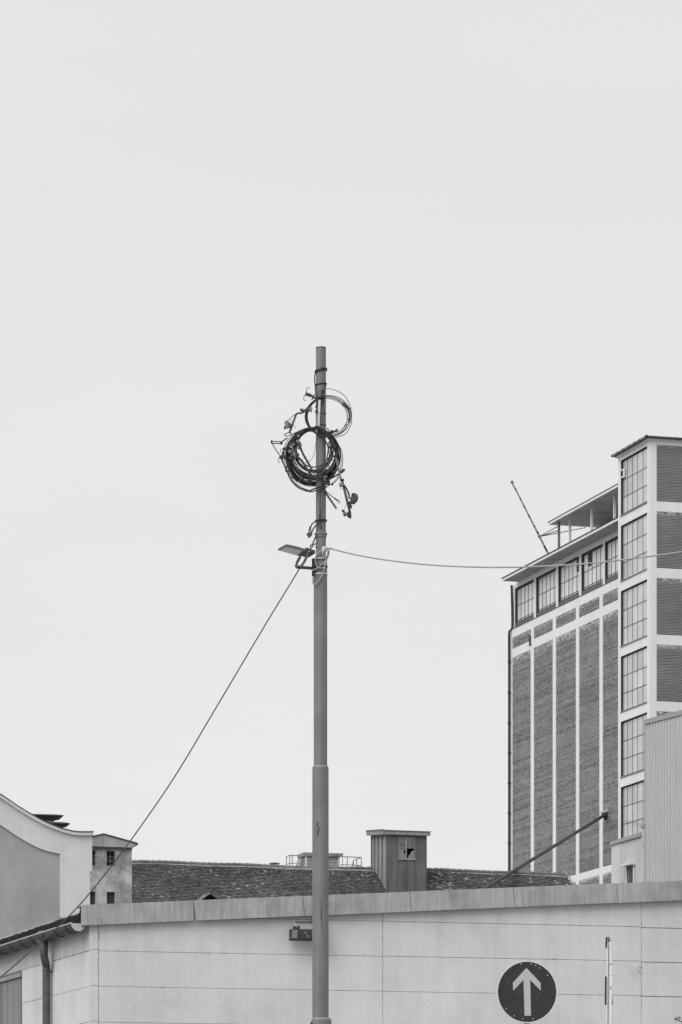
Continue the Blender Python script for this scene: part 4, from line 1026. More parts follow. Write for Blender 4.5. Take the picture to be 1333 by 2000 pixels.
for px, py, n in ((1091, 1027.5, NCn-.30), (1091.5, 1036, NCn-.30), (1144, 1030.5, NCn-3.5)):
    m_ = MB(); m_.tube([jn, sp(px, py, n)], .03, 5); obj('brace', m_, M['steelmid'], fp_)
m_ = MB(); m_.tube([bq.lerp(top, .262), bq.lerp(top, .29)], .10, 8); obj('clamp_ring', m_, M['steelmid'], fp_)
m_ = MB(); m_.tube([top + Vector((.03,0,-.1)), top + Vector((.06,0,-.35))], .012, 4); obj('halyard', m_, M['steelmid'], fp_)

# sloping chute from the storehouse wall into the tile roof
c1_ = sp(1181, 1592, DM+.15)
ra = 0.0
while at(1008, 1699, 188).x and CX + FPX*rp_(ra, 0).x/rp_(ra, 0).y < 1008: ra += .05
cR = at(1008, 1698.5, rp_(ra, 0).y - .1); dch = (c1_-cR).normalized()
c0_ = cR - dch*22
cu = thing('grain_chute', 'long sloping steel tube running from the storehouse wall down over the tile roof', 'chute', c0_)
m_ = MB(); m_.tube([c0_, c1_], .09, 14); obj('tube', m_, M['tubesteel'], cu, smooth=True)
m_ = MB(); m_.tube([c0_ + dch*.4, Vector(((c0_+dch*.4).x, (c0_+dch*.4).y, 0))], .12, 10); obj('support_leg', m_, M['tubesteel'], cu)
m_ = MB(); m_.tube([c1_-dch*.12, c1_+dch*.08], .17, 12); obj('flange', m_, M['tubesteel'], cu)
m_ = MB(); m_.bar(c1_ + Vector((-.25,0,.12)), c1_ + Vector((.2,0,.30)), .10, .08); obj('bracket', m_, M['louver'], cu)
m_ = MB(); m_.bar(c1_ + Vector((.05,0,-.30)), c1_ + Vector((.12,0,.1)), .12, .1); obj('hinge', m_, M['black'], cu)

# ------------------------------------------------------------------ ribbed sheet building at the right edge
AC = at(1263, 1620, 200); AF = Frame((AC.x, AC.y), U, -1); AW = Frame((AC.x, AC.y), (-0.489, 1), -1)
ac = thing('ribbed_sheet_building', 'building clad in pale vertical ribbed sheets at the right edge below the storehouse', 'building', (AC.x, AC.y, 0))
def ribs(F, s0, s1, z0a, z0b, z1a, z1b, pitch, depth, m, name='ribbed_wall'):
    mb = MB(); prof = [(0, 0), (.30, 0), (.38, 1), (.50, 1), (.56, .55), (.74, .55), (.80, 1), (.92, 1)]
    cols = []; s = s0; k = 0
    while s < s1:
        for f, d in prof:
            q = s + f*pitch
            if q <= s1: cols.append((q, d*depth))
        s += pitch
    lo = lambda q: z0a + (z0b-z0a)*(q-s0)/(s1-s0); hi = lambda q: z1a + (z1b-z1a)*(q-s0)/(s1-s0)
    vv = []; 
    for q, d in cols: vv += [F.pt(q, lo(q), d), F.pt(q, hi(q), d)]
    mb.add(vv, [(2*i, 2*i+2, 2*i+3, 2*i+1) for i in range(len(cols)-1)])
    return obj(name, mb, m, ac, fix=False)
s_l, zl1 = AF.hit(1197, 1650); s_m = AF.hit(1213.3, 1650)[0]; s_r, zr1 = AF.hit(1256.5, 1632)
zlow_t = (zl1+zr1)/2
ribs(AF, s_m, s_l, 0, 0, zlow_t, zlow_t, (s_l-s_m)/9, .07, M['claddingpale'])
ribs(AF, 0, s_m-.01, 0, 0, zlow_t, zlow_t, .42, .06, M['cladding'])
m_ = MB(); m_.fbox(AF, 0, s_l-.05, -1.2, -.05, 0, zlow_t-.1); obj('inner_block', m_, M['steelmid'], ac)
m_ = MB(); m_.fbox(AF, s_r, s_l+.08, -.08, .14, zlow_t-.03, zlow_t+.17); obj('annex_trim', m_, M['claddingtrim'], ac)
zst = AF.hit(1260, 1616)[1]
m_ = MB(); m_.fbox(AF, -.02, s_r-.01, -.06, .075, zlow_t-.5, zst); obj('step_sheet', m_, M['cladding'], ac)
m_ = MB(); m_.fbox(AF, -.05, s_r+.03, -.08, .14, zst+.002, zst+.15); obj('step_cap', m_, M['claddingtrim'], ac)
z1_, s2_ = AW.hit(1263, 1414)[1], AW.hit(1440, 1400)[0]
zq = AW.hit(1333, 1396)[1]; s33 = AW.hit(1333, 1396)[0]
zend = z1_ + (zq-z1_)*(s2_/s33)
ribs(AW, s2_, 0, 0, 0, zend, z1_, .30, .075, M['cladding'])
m_ = MB(); m_.fbox(AW, s2_, .03, -.3, .14, zend-.05, z1_-.05, z0b=None, z1b=None) if False else m_.hexa([AW.pt(s2_,zend-.02,-.3), AW.pt(.05,z1_-.02,-.3), AW.pt(.05,z1_-.02,.12), AW.pt(s2_,zend-.02,.12), AW.pt(s2_,zend+.24,-.3), AW.pt(.05,z1_+.22,-.3), AW.pt(.05,z1_+.22,.12), AW.pt(s2_,zend+.24,.12)])
obj('roof_trim', m_, M['claddingtrim'], ac)
m_ = MB(); m_.hexa([AW.pt(s2_,0,-3), AW.pt(-.05,0,-3), AW.pt(-.05,0,-.06), AW.pt(s2_,0,-.06), AW.pt(s2_,zend-.1,-3), AW.pt(-.05,z1_-.1,-3), AW.pt(-.05,z1_-.1,-.06), AW.pt(s2_,zend-.1,-.06)]); obj('inner_block', m_, M['steelmid'], ac)
m_ = MB(); m_.tube([AW.pt(.02, 0, .05), AW.pt(.02, z1_, .05)], .07, 6); obj('corner_trim', m_, M['claddingtrim'], ac)
# door with little hood
d0, d1 = AF.hit(1241, 1700)[0], AF.hit(1227.5, 1700)[0]; zdt = AF.hit(1234, 1692)[1]
m_ = MB(); m_.fbox(AF, d0, d1, .051, .056, zdt-4, zdt); dd = obj('door', m_, M['interior'], ac)
m_ = MB(); m_.fbox(AF, d0+.15, d0+.75, .057, .07, zdt-4, zdt-.05); obj('leaf', m_, M['steelbar'], dd)
m_ = MB(); m_.fbox(AF, d0-.10, d0+.0, .06, .13, zdt-4, zdt); m_.fbox(AF, d1, d1+.08, .06, .10, zdt-4, zdt); obj('frame', m_, M['claddingpale'], dd)
m_ = MB(); m_.fbox(AF, d0-.20, d1+.12, .06, .38, zdt+.02, zdt+.16); obj('hood', m_, M['claddingpale'], dd)
m_ = MB(); m_.fbox(AF, d0+.12, d1-.2, .07, .08, zdt-.55-.9, zdt-.47-.9); obj('cross_bar', m_, M['steelmid'], dd)

# ------------------------------------------------------------------ steel mast with its fittings
YM = 44.0; u = YM/FPX
def Q(px, py, d=0.0): return at(px, py, YM + d)
def zz(py): return EYE + (HY-py)*u
mx_ = (627-CX)*u
ms = thing('steel_mast', 'tall stepped grey steel mast standing in the middle of the picture', 'mast', (mx_, YM, 0))
base = Vector((mx_, YM, 0)); S = 40
def seg(name, r, y0, y1, x=627.0, shoulder=0.0, rtop=None, m='mast'):
    c = Vector(((x-CX)*u, YM, 0)); rt = rtop or r; mb = MB()
    z0, z1 = (0 if y0 is None else zz(y0)), zz(y1)
    prof = [(r, z0)]
    if shoulder:
        for k in range(0, 6):
            a = math.pi/2*k/5; prof.append((r - shoulder*(1-math.cos(a)), z1 - shoulder*1.3*(1-math.sin(a))))
    else: prof.append((rt, z1))
    mb.lathe(c, prof, S); return obj(name, mb, M[m], ms, smooth=True)
# hollow top tube with a small hole near the rim
seg('upper_tube', 9.8*u, 1098, 679.5, 627.3)
m_ = MB(); c = Vector(((627.3-CX)*u, YM, 0)); m_.lathe(c, [(10.0*u, zz(680.4)), (10.0*u, zz(678.6)), (8.0*u, zz(678.6))], S); obj('top_rim', m_, M['darkmetal'], ms, smooth=True)
m_ = MB(); h = at(626.2, 681.6, YM-9.75*u); m_.lathe(h, [(.004, -.006), (.004, .003)], 8, axis=Vector((0,1,0))); obj('rim_hole', m_, M['strap'], ms)
seg('middle_tube', 13.2*u, 1500, 1096, 626.4, shoulder=.022)
seg('lower_tube', 16.0*u, 1992, 1496.5, 626.4, shoulder=.02)
seg('base_sleeve', 20*u, None, 1988.5, 628, shoulder=.03)
def ring(py, rr, m, h=1.2, x=626.6, name='weld_ring', jag=0.0):
    mb = MB(); n = 44; c = Vector(((x-CX)*u, YM, zz(py)))
    vv = []
    for j in range(n):
        a = 2*math.pi*j/n; d = Vector((math.cos(a), math.sin(a), 0)); jz = random.uniform(-jag, jag)
        vv += [c + d*rr + Vector((0,0,-h*u+jz)), c + d*(rr+.002) + Vector((0,0,jz*.3)), c + d*rr*.93 + Vector((0,0,h*u*.8+jz*.5))]
    mb.add(vv, [(3*j+k, 3*((j+1) % n)+k, 3*((j+1) % n)+k+1, 3*j+k+1) for j in range(n) for k in range(2)])
    return obj(name, mb, M[m], ms, smooth=True)
m_ = MB(); q = at(606, 2003, YM-.05); m_.bar(q + Vector((-.005,0,-.02)), q + Vector((.022,0,.028)), .03, .04); obj('sleeve_clip', m_, M['black'], ms)
m_ = MB(); m_.bar(q + Vector((-.055,0,.008)), q + Vector((-.002,0,.020)), .018, .03); obj('clip_tongue', m_, M['strap'], ms)
ring(1497.2, 14.9*u, 'mastring', 1.1, 626.4, jag=.004)
ring(1989.5, 18.6*u, 'mastring', 1.2, 628, jag=.004)
# worn paint: scrape marks as thin flakes on the tube surface
def flake(pts, r, x0=626.4, name='paint_scrape'):
    mb = MB(); vv = []
    for px, py in pts:
        off = max(-.98, min(.98, (px-x0)*u/r)); yy = -math.sqrt(1-off*off)*(r+.0012)
        vv.append(Vector(((px-CX)*u*(YM+yy)/YM, YM+yy, EYE+(HY-py)/FPX*(YM+yy))))
    n = len(vv); mid = sum(vv, Vector())/n + Vector((0, -.0012, 0))
    mb.add(vv + [mid], [(i, (i+1) % n, n) for i in range(n)])
    obj(name, mb, M['wear'], ms, fix=False)
R3 = 16.0*u
flake([(627,1752),(628,1770),(629.5,1780),(630,1790),(629.2,1797),(631.5,1830),(631.6,1833),(631,1833),(628,1800),(626.6,1784),(626.8,1772)], R3)
flake([(618.5,1608),(620.5,1604.5),(622.5,1606),(623,1611),(624.5,1617),(626,1619),(625,1624),(623.3,1621),(623,1633),(621.5,1633),(620,1634),(618.7,1627),(616.8,1622),(617,1614)], R3)
flake([(616.6,1626),(615.8,1637),(613.8,1650),(612.3,1655),(611.6,1664),(611.2,1664),(612.5,1650),(614.5,1636)], R3)
flake([(618,1512.5),(618.8,1512),(619,1514.5),(618.2,1515)], R3)
flake([(618.4,1637.5),(619.6,1636),(619.4,1639),(618.4,1639.5)], R3)
flake([(625,1634),(625.8,1632.5),(626,1637),(625.2,1637)], R3)
flake([(612,1985.8),(614,1985.4),(616,1986),(616.2,1987.4),(612.2,1987.9)], 16.4*u, 627.2)

# clamps and straps round the mast (fixed to it: parts)
def strap(py, r, m, h=1.6, a0=0, a1=2*math.pi, x=627.3, name='strap_band', slope=0.0):
    mb = MB(); n = 28; c = Vector(((x-CX)*u, YM, zz(py))); vv = []
    for j in range(n+1):
        a = a0 + (a1-a0)*j/n; d = Vector((math.cos(a), math.sin(a), 0)); q = Vector((0,0,slope*math.cos(a)*r))
        vv += [c + d*r + Vector((0,0,-h*u/2)) + q, c + d*(r+.004) + Vector((0,0,-h*u/2)) + q, c + d*(r+.004) + Vector((0,0,h*u/2)) + q, c + d*r + Vector((0,0,h*u/2)) + q]
    mb.add(vv, [(4*j+k, 4*j+4+k, 4*j+4+(k+1) % 4, 4*j+(k+1) % 4) for j in range(n) for k in range(4)])
    return obj(name, mb, M[m], ms, smooth=True)
RU, RM_ = 9.8*u, 13.2*u
strap(1068.5, RU+.002, 'hardlight', 2.2)
strap(1043, RU+.012, 'hardlight', 3.2, name='collar')
strap(1047, RU+.003, 'mast', 5, name='collar')
strap(1092.3, RM_+.002, 'strap', 2.6, x=626.4)
strap(1121.8, RM_+.002, 'strap', 2.8, x=626.4)
strap(1107, RM_+.002, 'black', 2.6, x=626.4)
strap(808.7, RU+.001, 'black', 1.2, a0=-math.pi*.55, a1=math.pi*.05)
strap(830.8, RU+.001, 'black', 1.4, a0=-math.pi*.6, a1=math.pi*.05)

# black tie cables wound round the top of the mast
def winding(label, pys, sl, extra, r=.007):
    mb = MB(); c = Vector(((627.3-CX)*u, YM, 0))
    for py, ph_ in pys:
        P = [c + Vector((math.cos(a)*(RU+r), math.sin(a)*(RU+r), zz(py) + sl*math.cos(a+ph_)*RU)) for a in [2*math.pi*j/28 for j in range(28)]]
        mb.tube(P, r, 7, closed=True)
    for e in extra: mb.tube(spl(e, 6), r*.85, 6)
    return obj('tie_cable', mb, M['cable'], smooth=True, label=label, cat='cable tie', group='black ties round the mast', fix=False)
winding('double black tie wound round the bare top of the mast, trailing down its left side', [(722.5, 0), (725, .2)], .25, [[Q(616.5,727,-.03), Q(615,738,-.02), Q(615.8,752,-.03), Q(616.6,762,-.05), Q(617.2,771,-.07)]], .0085)
winding('single black tie round the mast just above the upper wire coil', [(751, 0)], .18, [[Q(638,750,-.03), Q(636,757,-.05), Q(633,766,-.07), Q(630,776,-.075)], [Q(633,764,-.072), Q(629,766,-.075)]], .007)
winding('knotted black tie round the mast above the hanging cable clamp', [(1016.5, 0), (1018.5, .3)], .05, [[Q(621,1017,-.07), Q(626,1015,-.075), Q(631,1018,-.075), Q(636,1015.5,-.04)]], .0065)

# ---- upper coil of thin wire
def coil(cx, cy, turns, rx, ry, jit, r, dfun, tilt=0.0, steps=40, sq=0.0):
    mb = MB(); P = []
    jx = [random.gauss(0, jit) for _ in range(turns+1)]; jy = [random.gauss(0, jit) for _ in range(turns+1)]
    jr = [random.gauss(0, jit*.9) for _ in range(turns+1)]; jd = [random.uniform(-1, 1) for _ in range(turns+1)]
    for i in range(turns*steps+1):
        t = i/steps; k = min(int(t), turns-1); f = t-k
        L = lambda arr: arr[k]*(1-f)+arr[k+1]*f
        a = 2*math.pi*t + tilt
        x = cx + L(jx) + (rx+L(jr))*math.cos(a); y = cy + L(jy) + (ry+L(jr))*math.sin(a)
        P.append(Q(x, y, dfun(a, L(jd))))
    mb.tube(P, r, 6); return mb
front = lambda a, j: -.085 + .018*j
uc = thing('wire_coil', 'upper coil of thin bare wires hanging round the mast', 'wire coil', Q(641, 854, -.08), 'coils hung on the mast')
m_ = MB()
for k in range(6):
    rt = 687 - k*1.7 + random.uniform(-.8, .8); tp = 772.5 + k*1.1 + random.uniform(-.6, .6); bt = 855 - k*1.0 + random.uniform(-1, 1); lf_ = 597 + random.uniform(-1.5, 1.5)
    q = coil((rt+lf_)/2, (tp+bt)/2, 1, (rt-lf_)/2, (bt-tp)/2, .25, .0031, front); m_.v, m_.f, m_.t = (m_.add(q.v, q.f) and m_.v), m_.f, m_.t
obj('wire', m_, M['wire'], uc, smooth=True, fix=False)
m_ = MB()     # thicker wrapped part on the left and lower right
for k in range(3):
    P = [Q(641.5 + (43-k)*math.cos(a), 814 + (39.5-k*.7)*math.sin(a), -.09+.01*k) for a in [math.pi*(.62 + .78*j/24) for j in range(25)]]
    m_.tube(P, .0075, 6)
for k in range(1):
    P = [Q(641.5 + (42.5-k)*math.cos(a), 814 + (39-k)*math.sin(a), -.09+.01*k) for a in [math.pi*(-.26 + .36*j/16) for j in range(17)]]
    m_.tube(P, .0055, 6)
obj('taped_bundle', m_, M['cable'], uc, smooth=True, fix=False)
m_ = MB(); m_.tube(spl([Q(617,772,-.08), Q(624,764,-.085), Q(638,759.3,-.085), Q(655,762,-.08), Q(672,772,-.08), Q(683,789,-.08), Q(687.5,812,-.08), Q(685,832,-.08), Q(674,848,-.08), Q(655,854.5,-.08)], 7), .0042, 6)
obj('loose_turn', m_, M['wire'], uc, smooth=True, fix=False)
for pts in ([(672,791),(678,794.5),(684,799)], [(677,792),(681,797),(686,797)], [(680,818),(684,822)], [(673,833),(677,829)], [(668,788),(676,796)]):
    m_ = MB(); m_.tube([Q(x, y, -.09) for x, y in pts], .0075, 5); obj('binding', m_, M['cable'], uc)

# ---- lower coil of thick black cable
lc = thing('cable_coil', 'lower heavy coil of thick black cable hanging on the mast', 'cable coil', Q(611, 945, -.08), 'coils hung on the mast')
mid = lambda a, j: -.085 + .02*j + (.17 if math.sin(a) > .55 and math.cos(a) > -.15 else 0)*.0
back = lambda a, j: (-.09 + .09*(1+math.sin(a))*1.05) + .015*j
m_ = MB()
for k in range(9):
    f = k/8; ry = 55 - 9*f + random.uniform(-1.5, 1.5); rx = 51.5 - 9*f + random.uniform(-1.5, 1.5)
    q = coil(611.5 + 1.5*f + random.uniform(-1.5, 1.5), 835.5 + 2*f + ry, 1, rx, ry, .7, random.choice((.0065, .0085, .0095)), back if k < 6 else mid); m_.add(q.v, q.f)
for k in range(6):
    f = k/5; ry = 44 - 6*f + random.uniform(-1.5, 1.5); rx = 41 - 6*f + random.uniform(-1.5, 1.5)
    q = coil(614 + random.uniform(-2.5, 2.5), 837.5 + 2*f + ry, 1, rx, ry, .9, random.choice((.006, .0075, .0088)), mid); m_.add(q.v, q.f)
obj('cable', m_, M['cable'], lc, smooth=True, fix=False)
m_ = MB()
for k in range(5):
    q = coil(609+random.uniform(-4,4), 893+random.uniform(-4,4), 1, 52+random.uniform(-5,2), 55+random.uniform(-4,2), 1.5, .0042, back); m_.add(q.v, q.f)
for k in range(3):
    q = coil(606+random.uniform(-2,2), 886+random.uniform(-3,3), 1, 36+random.uniform(-3,2), 42+random.uniform(-3,2), 1.5, .004, mid); m_.add(q.v, q.f)
m_.tube(spl([Q(617.5,862,-.08), Q(615,882,-.085), Q(608,898,-.085), Q(597,904,-.085), Q(584,907,-.08), Q(572,904,-.08)], 7), .0032, 5)
for o_ in (0, 2.5, 5):
    m_.tube(spl([Q(560+o_,900,-.09), Q(562+o_,925-o_,-.08), Q(573+o_,944-o_,-.07), Q(590,957-o_,-.06), Q(607,961-o_*.5,-.08)], 7), .0042, 5)
for o_ in (0, 3):
    m_.tube(spl([Q(657,860,-.08), Q(666-o_,877,-.08), Q(670-o_,897,-.08), Q(667-o_,920,-.08), Q(660-o_,936,-.07), Q(649-o_,946,-.07)], 7), .0045, 5)
obj('stray_wire', m_, M['wire'], lc, smooth=True, fix=False)
for (x, y, a) in ((566,868,70), (572,893,-60), (584,868,40), (655,873,80), (659,886,60), (628,933,10), (606,938,-10), (579,848,-30), (600,838,10), (644,850,35), (648,919,-40), (590,928,40), (655,893,-30), (590,936,30)):
    d = Vector((math.cos(R(a)), 0, math.sin(R(a)))); p = Q(x, y, -.11); m_ = MB(); m_.bar(p - d*.028, p + d*.028, .018, .03); obj('tape_wrap', m_, M['cable'], lc)
m_ = MB()   # hidden loops of tie wire holding the coil against the mast
m_.tube(spl([Q(634,918,-.10), Q(629,924,-.11), Q(629,932,-.11), Q(630,942,-.10), Q(629,960,-.085)], 5), .010, 6)
m_.tube(spl([Q(628,926,-.11), Q(634,921,-.11), Q(638,917,-.10)], 4), .012, 6)
m_.tube(spl([Q(604,959,-.08), Q(616,954,-.09), Q(627,950,-.095), Q(636,945,-.09), Q(645,941,-.07)], 5), .009, 6)
m_.tube(spl([Q(602,959.5,-.08), Q(609,960.5,-.085), Q(620,957,-.09), Q(634,953,-.09), Q(646,945.5,-.07)], 5), .007, 6)
obj('tie_rope', m_, M['cable'], lc, smooth=True, fix=False)

# ---- loose fittings: each one thing
def blob(mb, px, py, w, h, d=-.10, rot=0.0, t=.05):     # small chamfered block in the coil plane
    c = Q(px, py, d); a = R(rot); ex = Vector((math.cos(a), 0, math.sin(a))); ez = Vector((-math.sin(a), 0, math.cos(a)))
    W_, H_ = w*u/2, h*u/2; k = .3
    out = [(-W_, -H_*(1-k)), (-W_*(1-k), -H_), (W_*(1-k), -H_), (W_, -H_*(1-k)), (W_, H_*(1-k)), (W_*(1-k), H_), (-W_*(1-k), H_), (-W_, H_*(1-k))]
    A = [c + ex*x + ez*y + Vector((0, -t/2, 0)) for x, y in out]; B = [c + ex*x + ez*y + Vector((0, t/2, 0)) for x, y in out]
    mb.add(A + B, [tuple(range(8)), tuple(range(8, 16))[::-1]] + [(i, (i+1) % 8, 8+(i+1) % 8, 8+i) for i in range(8)])
    return mb
def insulator(mb, a, b, n, r0, r1):
    a, b = Vector(a), Vector(b); d = b-a; L_ = d.length; prof = [(r0, 0)]
    for i in range(n):
        f = (i+.15)/n; prof += [(r0, f*L_), (r1, (f+.3/n)*L_), (r1*.9, (f+.45/n)*L_), (r0, (f+.7/n)*L_)]
    prof.append((r0, L_)); mb.lathe(a, prof, 14, axis=d); return mb
GH = 'loose fittings tangled in the coils'
# 1 ribbed insulator with bent hooks
f1 = thing('insulator', 'ribbed black insulator with bent wire hooks left of the upper coil', 'insulator', Q(605, 772, -.09), GH)
m_ = MB(); insulator(m_, Q(597.5,769,-.09), Q(608,773,-.09), 3, .012, .028); obj('ribbed_body', m_, M['cable'], f1, smooth=True)
m_ = MB(); m_.tube([Q(608,773,-.09), Q(612,775,-.09), Q(617,778,-.09)], .014, 7); obj('stem', m_, M['hardware'], f1)
m_ = MB(); m_.tube([Q(606.5,757.7,-.09), Q(600.5,757.7,-.09), Q(598.2,764,-.09), Q(598,769,-.09)], .0045, 5); m_.tube([Q(598,769,-.09), Q(594.5,774,-.09), Q(593.5,780,-.09), Q(597.5,783.5,-.09)], .0045, 5); obj('hook', m_, M['cable'], f1)
m_ = MB(); m_.tube([Q(614,770,-.09), Q(613,776,-.08), Q(609,781,-.08)], .008, 5); obj('shackle', m_, M['hardware'], f1)
# 2 pale clamp head on a flat bar
f2 = thing('cable_clamp', 'bell-shaped grey clamp hanging at the far left between the two coils', 'clamp', Q(563, 837, -.09), GH)
m_ = MB(); blob(m_, 562, 829, 9, 13, rot=25, t=.07); obj('clamp_body', m_, M['hardlight'], f2)
m_ = MB(); blob(m_, 566.5, 831, 6, 7, rot=20, t=.08); blob(m_, 557, 835.5, 4, 5, rot=10); obj('jaw', m_, M['hardware'], f2)
m_ = MB(); m_.tube([Q(564,820,-.09), Q(572,812.5,-.09), Q(578,808.5,-.09)], .004, 5); m_.tube([Q(566,818,-.09), Q(572,826,-.09), Q(578,837,-.09)], .003, 5); obj('tether', m_, M['wire'], f2)
# 3 long flat tension bar on the left
f3 = thing('tension_bar', 'flat steel bar slanting down from the upper coil into the left of the lower coil', 'bar', Q(566, 850, -.1), GH)
m_ = MB(); m_.bar(Q(579,809,-.10), Q(566,845,-.10), 4.0*u, .010); obj('bar', m_, M['hardware'], f3)
m_ = MB(); m_.tube(spl([Q(577,811,-.1), Q(581,807.5,-.1), Q(590,806.5,-.1), Q(597,801,-.1), Q(604,793,-.1)], 4), .012, 6); obj('swan_neck', m_, M['hardware'], f3)
m_ = MB(); blob(m_, 590, 801, 7, 4, rot=-10); blob(m_, 598, 802, 6, 6, rot=30); blob(m_, 605.5, 799, 9, 7, rot=-20, t=.06); obj('clamp', m_, M['hardware'], f3)
m_ = MB(); blob(m_, 607.5, 800.5, 5, 7, d=-.14, rot=-15); obj('pale_plate', m_, M['hardlight'], f3)
# 4 pear-shaped shackle at the left shoulder of the lower coil
f4 = MB(); f4.tube(spl([Q(556.5,850,-.11), Q(558,846.8,-.11), Q(565,845.5,-.11), Q(571,847,-.11), Q(568,850,-.11), Q(560,851.5,-.11)], 4, True), .006, 6, closed=True)
obj('shackle', f4, M['hardware'], label='pear-shaped shackle at the left shoulder of the lower coil', cat='shackle', group=GH, fix=False)
# 5 rectangular link at the far left
f5 = thing('chain_link', 'long narrow wire link sticking out farthest left of the lower coil', 'link', Q(541, 868, -.1), GH)
m_ = MB(); m_.tube([Q(530.5,862,-.1), Q(549,863,-.1), Q(550.5,866.5,-.1), Q(532,866,-.1)], .0055, 6, closed=True); obj('link', m_, M['cable'], f5, fix=False)
m_ = MB(); m_.tube([Q(549,865,-.1), Q(555,860,-.1), Q(562,855,-.1)], .008, 6); blob(m_, 550, 865, 5, 5); blob(m_, 531, 863, 3.5, 5); obj('pin', m_, M['cable'], f5)
m_ = MB(); m_.tube(spl([Q(531.5,864,-.1), Q(537,875,-.1), Q(544,885,-.1), Q(549,891,-.1)], 5), .0055, 6); obj('lead_wire', m_, M['cable'], f5)
# 6 black clamp with hook
f6 = thing('hook_clamp', 'small black clamp with a curled hook at the lower left of the lower coil', 'clamp', Q(551, 897, -.1), GH)
m_ = MB(); blob(m_, 550, 893.5, 8, 5, rot=-15); blob(m_, 557, 893, 6, 6, rot=20); blob(m_, 553, 886, 4, 9, rot=-15); blob(m_, 555.5, 877, 6, 4, rot=15); obj('clamp_body', m_, M['cable'], f6)
m_ = MB(); m_.tube(spl([Q(547,893,-.1), Q(544,898,-.1), Q(544,902,-.1), Q(547.5,904,-.1)], 4), .0035, 5); m_.tube(spl([Q(549,884,-.1), Q(548.5,879,-.1), Q(552,876.5,-.1)], 4), .003, 5); obj('hook', m_, M['cable'], f6)
m_ = MB(); m_.tube(spl([Q(549,895,-.1), Q(555,908,-.1), Q(560,919,-.1), Q(566,932,-.1), Q(580,949,-.1), Q(604,960,-.1)], 5), .007, 6); m_.tube([Q(558,917,-.1), Q(561,921,-.1)], .013, 6); obj('lead_wire', m_, M['cable'], f6, smooth=True)
# 7, 8 inner rods across the lower coil
for pts, lab, rr in (([(587,874),(592,886),(614.5,925)], 'upper of two dark rods slanting across the opening of the lower coil', .013), ([(582,893),(590,900),(608,928)], 'lower of two dark rods slanting across the opening of the lower coil', .014)):
    o = thing('tension_rod', lab, 'rod', Q(*pts[-1], -.1), GH)
    m_ = MB(); m_.tube([Q(x, y, -.1) for x, y in pts], rr, 7); obj('rod', m_, M['hardware'], o)
    m_ = MB(); x, y = pts[0]; blob(m_, x-1, y-4, 7, 6, rot=-25, t=.06); blob(m_, x+.5, y+2, 5, 4, rot=-35, t=.07); blob(m_, x-3, y+1, 4, 3, rot=20); obj('end_clamp', m_, M['hardware'] if rr < .0135 else M['cable'], o)
# clutter of small clamps on the coil's left side
o = thing('clamp_cluster', 'cluster of small dull clamps on the left flank of the lower coil', 'clamps', Q(570, 890, -.11), GH)
for x, y, w, h, rt in ((566,882,5,6,20),(569,873,6,5,-10),(568,867,4,6,30),(576,880,7,5,15),(571,889,5,7,-25),(577,893,5,5,0),(582,862,6,5,35),(585,866,5,7,-20),(575,887,4,9,10),(567,895,4,6,40),(583,852,5,4,20),(574,869,3,6,-40)):
    m_ = MB(); blob(m_, x, y, w, h, d=-.115, rot=rt, t=.04); obj('clamp', m_, M['hardware'] if random.random() < .6 else M['hardlight'], o)
for pts in ([(566,876),(572,868),(575,862)], [(564,886),(570,880),(577,878)], [(570,898),(574,888),(582,884)], [(562,873),(569,860),(580,848)]):
    m_ = MB(); m_.tube([Q(x, y, -.12) for x, y in pts], .006, 5); obj('stub', m_, M['hardware'], o)
# 9 strainer inside the right of the lower coil
o = thing('wire_strainer', 'pale clamp and twin rods inside the right side of the lower coil', 'strainer', Q(643, 915, -.1), GH)
m_ = MB(); blob(m_, 643.5, 869, 5, 9, rot=10, t=.05); obj('clamp_body', m_, M['hardlight'], o)
m_ = MB(); blob(m_, 644, 873.5, 7, 3, rot=0, t=.06); blob(m_, 644, 864, 3, 4); obj('nut', m_, M['hardware'], o)
m_ = MB(); m_.tube([Q(642,875,-.1), Q(638.5,900,-.1), Q(637.5,915,-.1)], .008, 6); m_.tube([Q(646,875,-.1), Q(646.5,892,-.1), Q(641,912,-.1)], .010, 6); m_.tube([Q(647,892,-.1), Q(650,899,-.1)], .006, 5); obj('rod', m_, M['hardware'], o)
# 10 pale blade straps on the mast front holding the coils
o = thing('hanger_blade', 'pale folded steel blade on the mast front from which both coils hang', 'hanger', Q(620, 846, -.12), GH)
m_ = MB(); m_.bar(Q(624.5,781,-.10), Q(622.5,832,-.12), 4.2*u, .006); obj('blade', m_, M['strap'], o)
m_ = MB(); m_.bar(Q(618.3,800,-.11), Q(619.3,836,-.13), 3.6*u, .006); m_.add([Q(617.3,835,-.131), Q(621.8,835,-.131), Q(620.5,842,-.135), Q(619,846.5,-.135), Q(617.6,842,-.134)], [(0,1,2,3,4)]); obj('blade_tip', m_, M['hardlight'], o, fix=False)
m_ = MB(); blob(m_, 618.5, 803.5, 5, 3, d=-.12); blob(m_, 619, 834, 8, 3, d=-.14); obj('rivet', m_, M['black'], o)
m_ = MB(); m_.tube(spl([Q(617.5,772,-.085), Q(619,778,-.09), Q(619,786,-.095), Q(617.5,797,-.10)], 4), .009, 6); m_.tube(spl([Q(629.5,772,-.08), Q(631,778,-.085), Q(629,786,-.085), Q(626,791,-.09)], 4), .007, 6); m_.tube(spl([Q(630,777,-.08), Q(632,783,-.085), Q(629,790,-.085)], 4), .005, 6); obj('tie', m_, M['cable'], o, smooth=True)
m_ = MB(); blob(m_, 630, 774, 5, 4, d=-.085); blob(m_, 624.5, 777, 9, 3, d=-.085, rot=10); blob(m_, 631, 764.5, 3, 2, d=-.07); obj('knot', m_, M['black'], o)
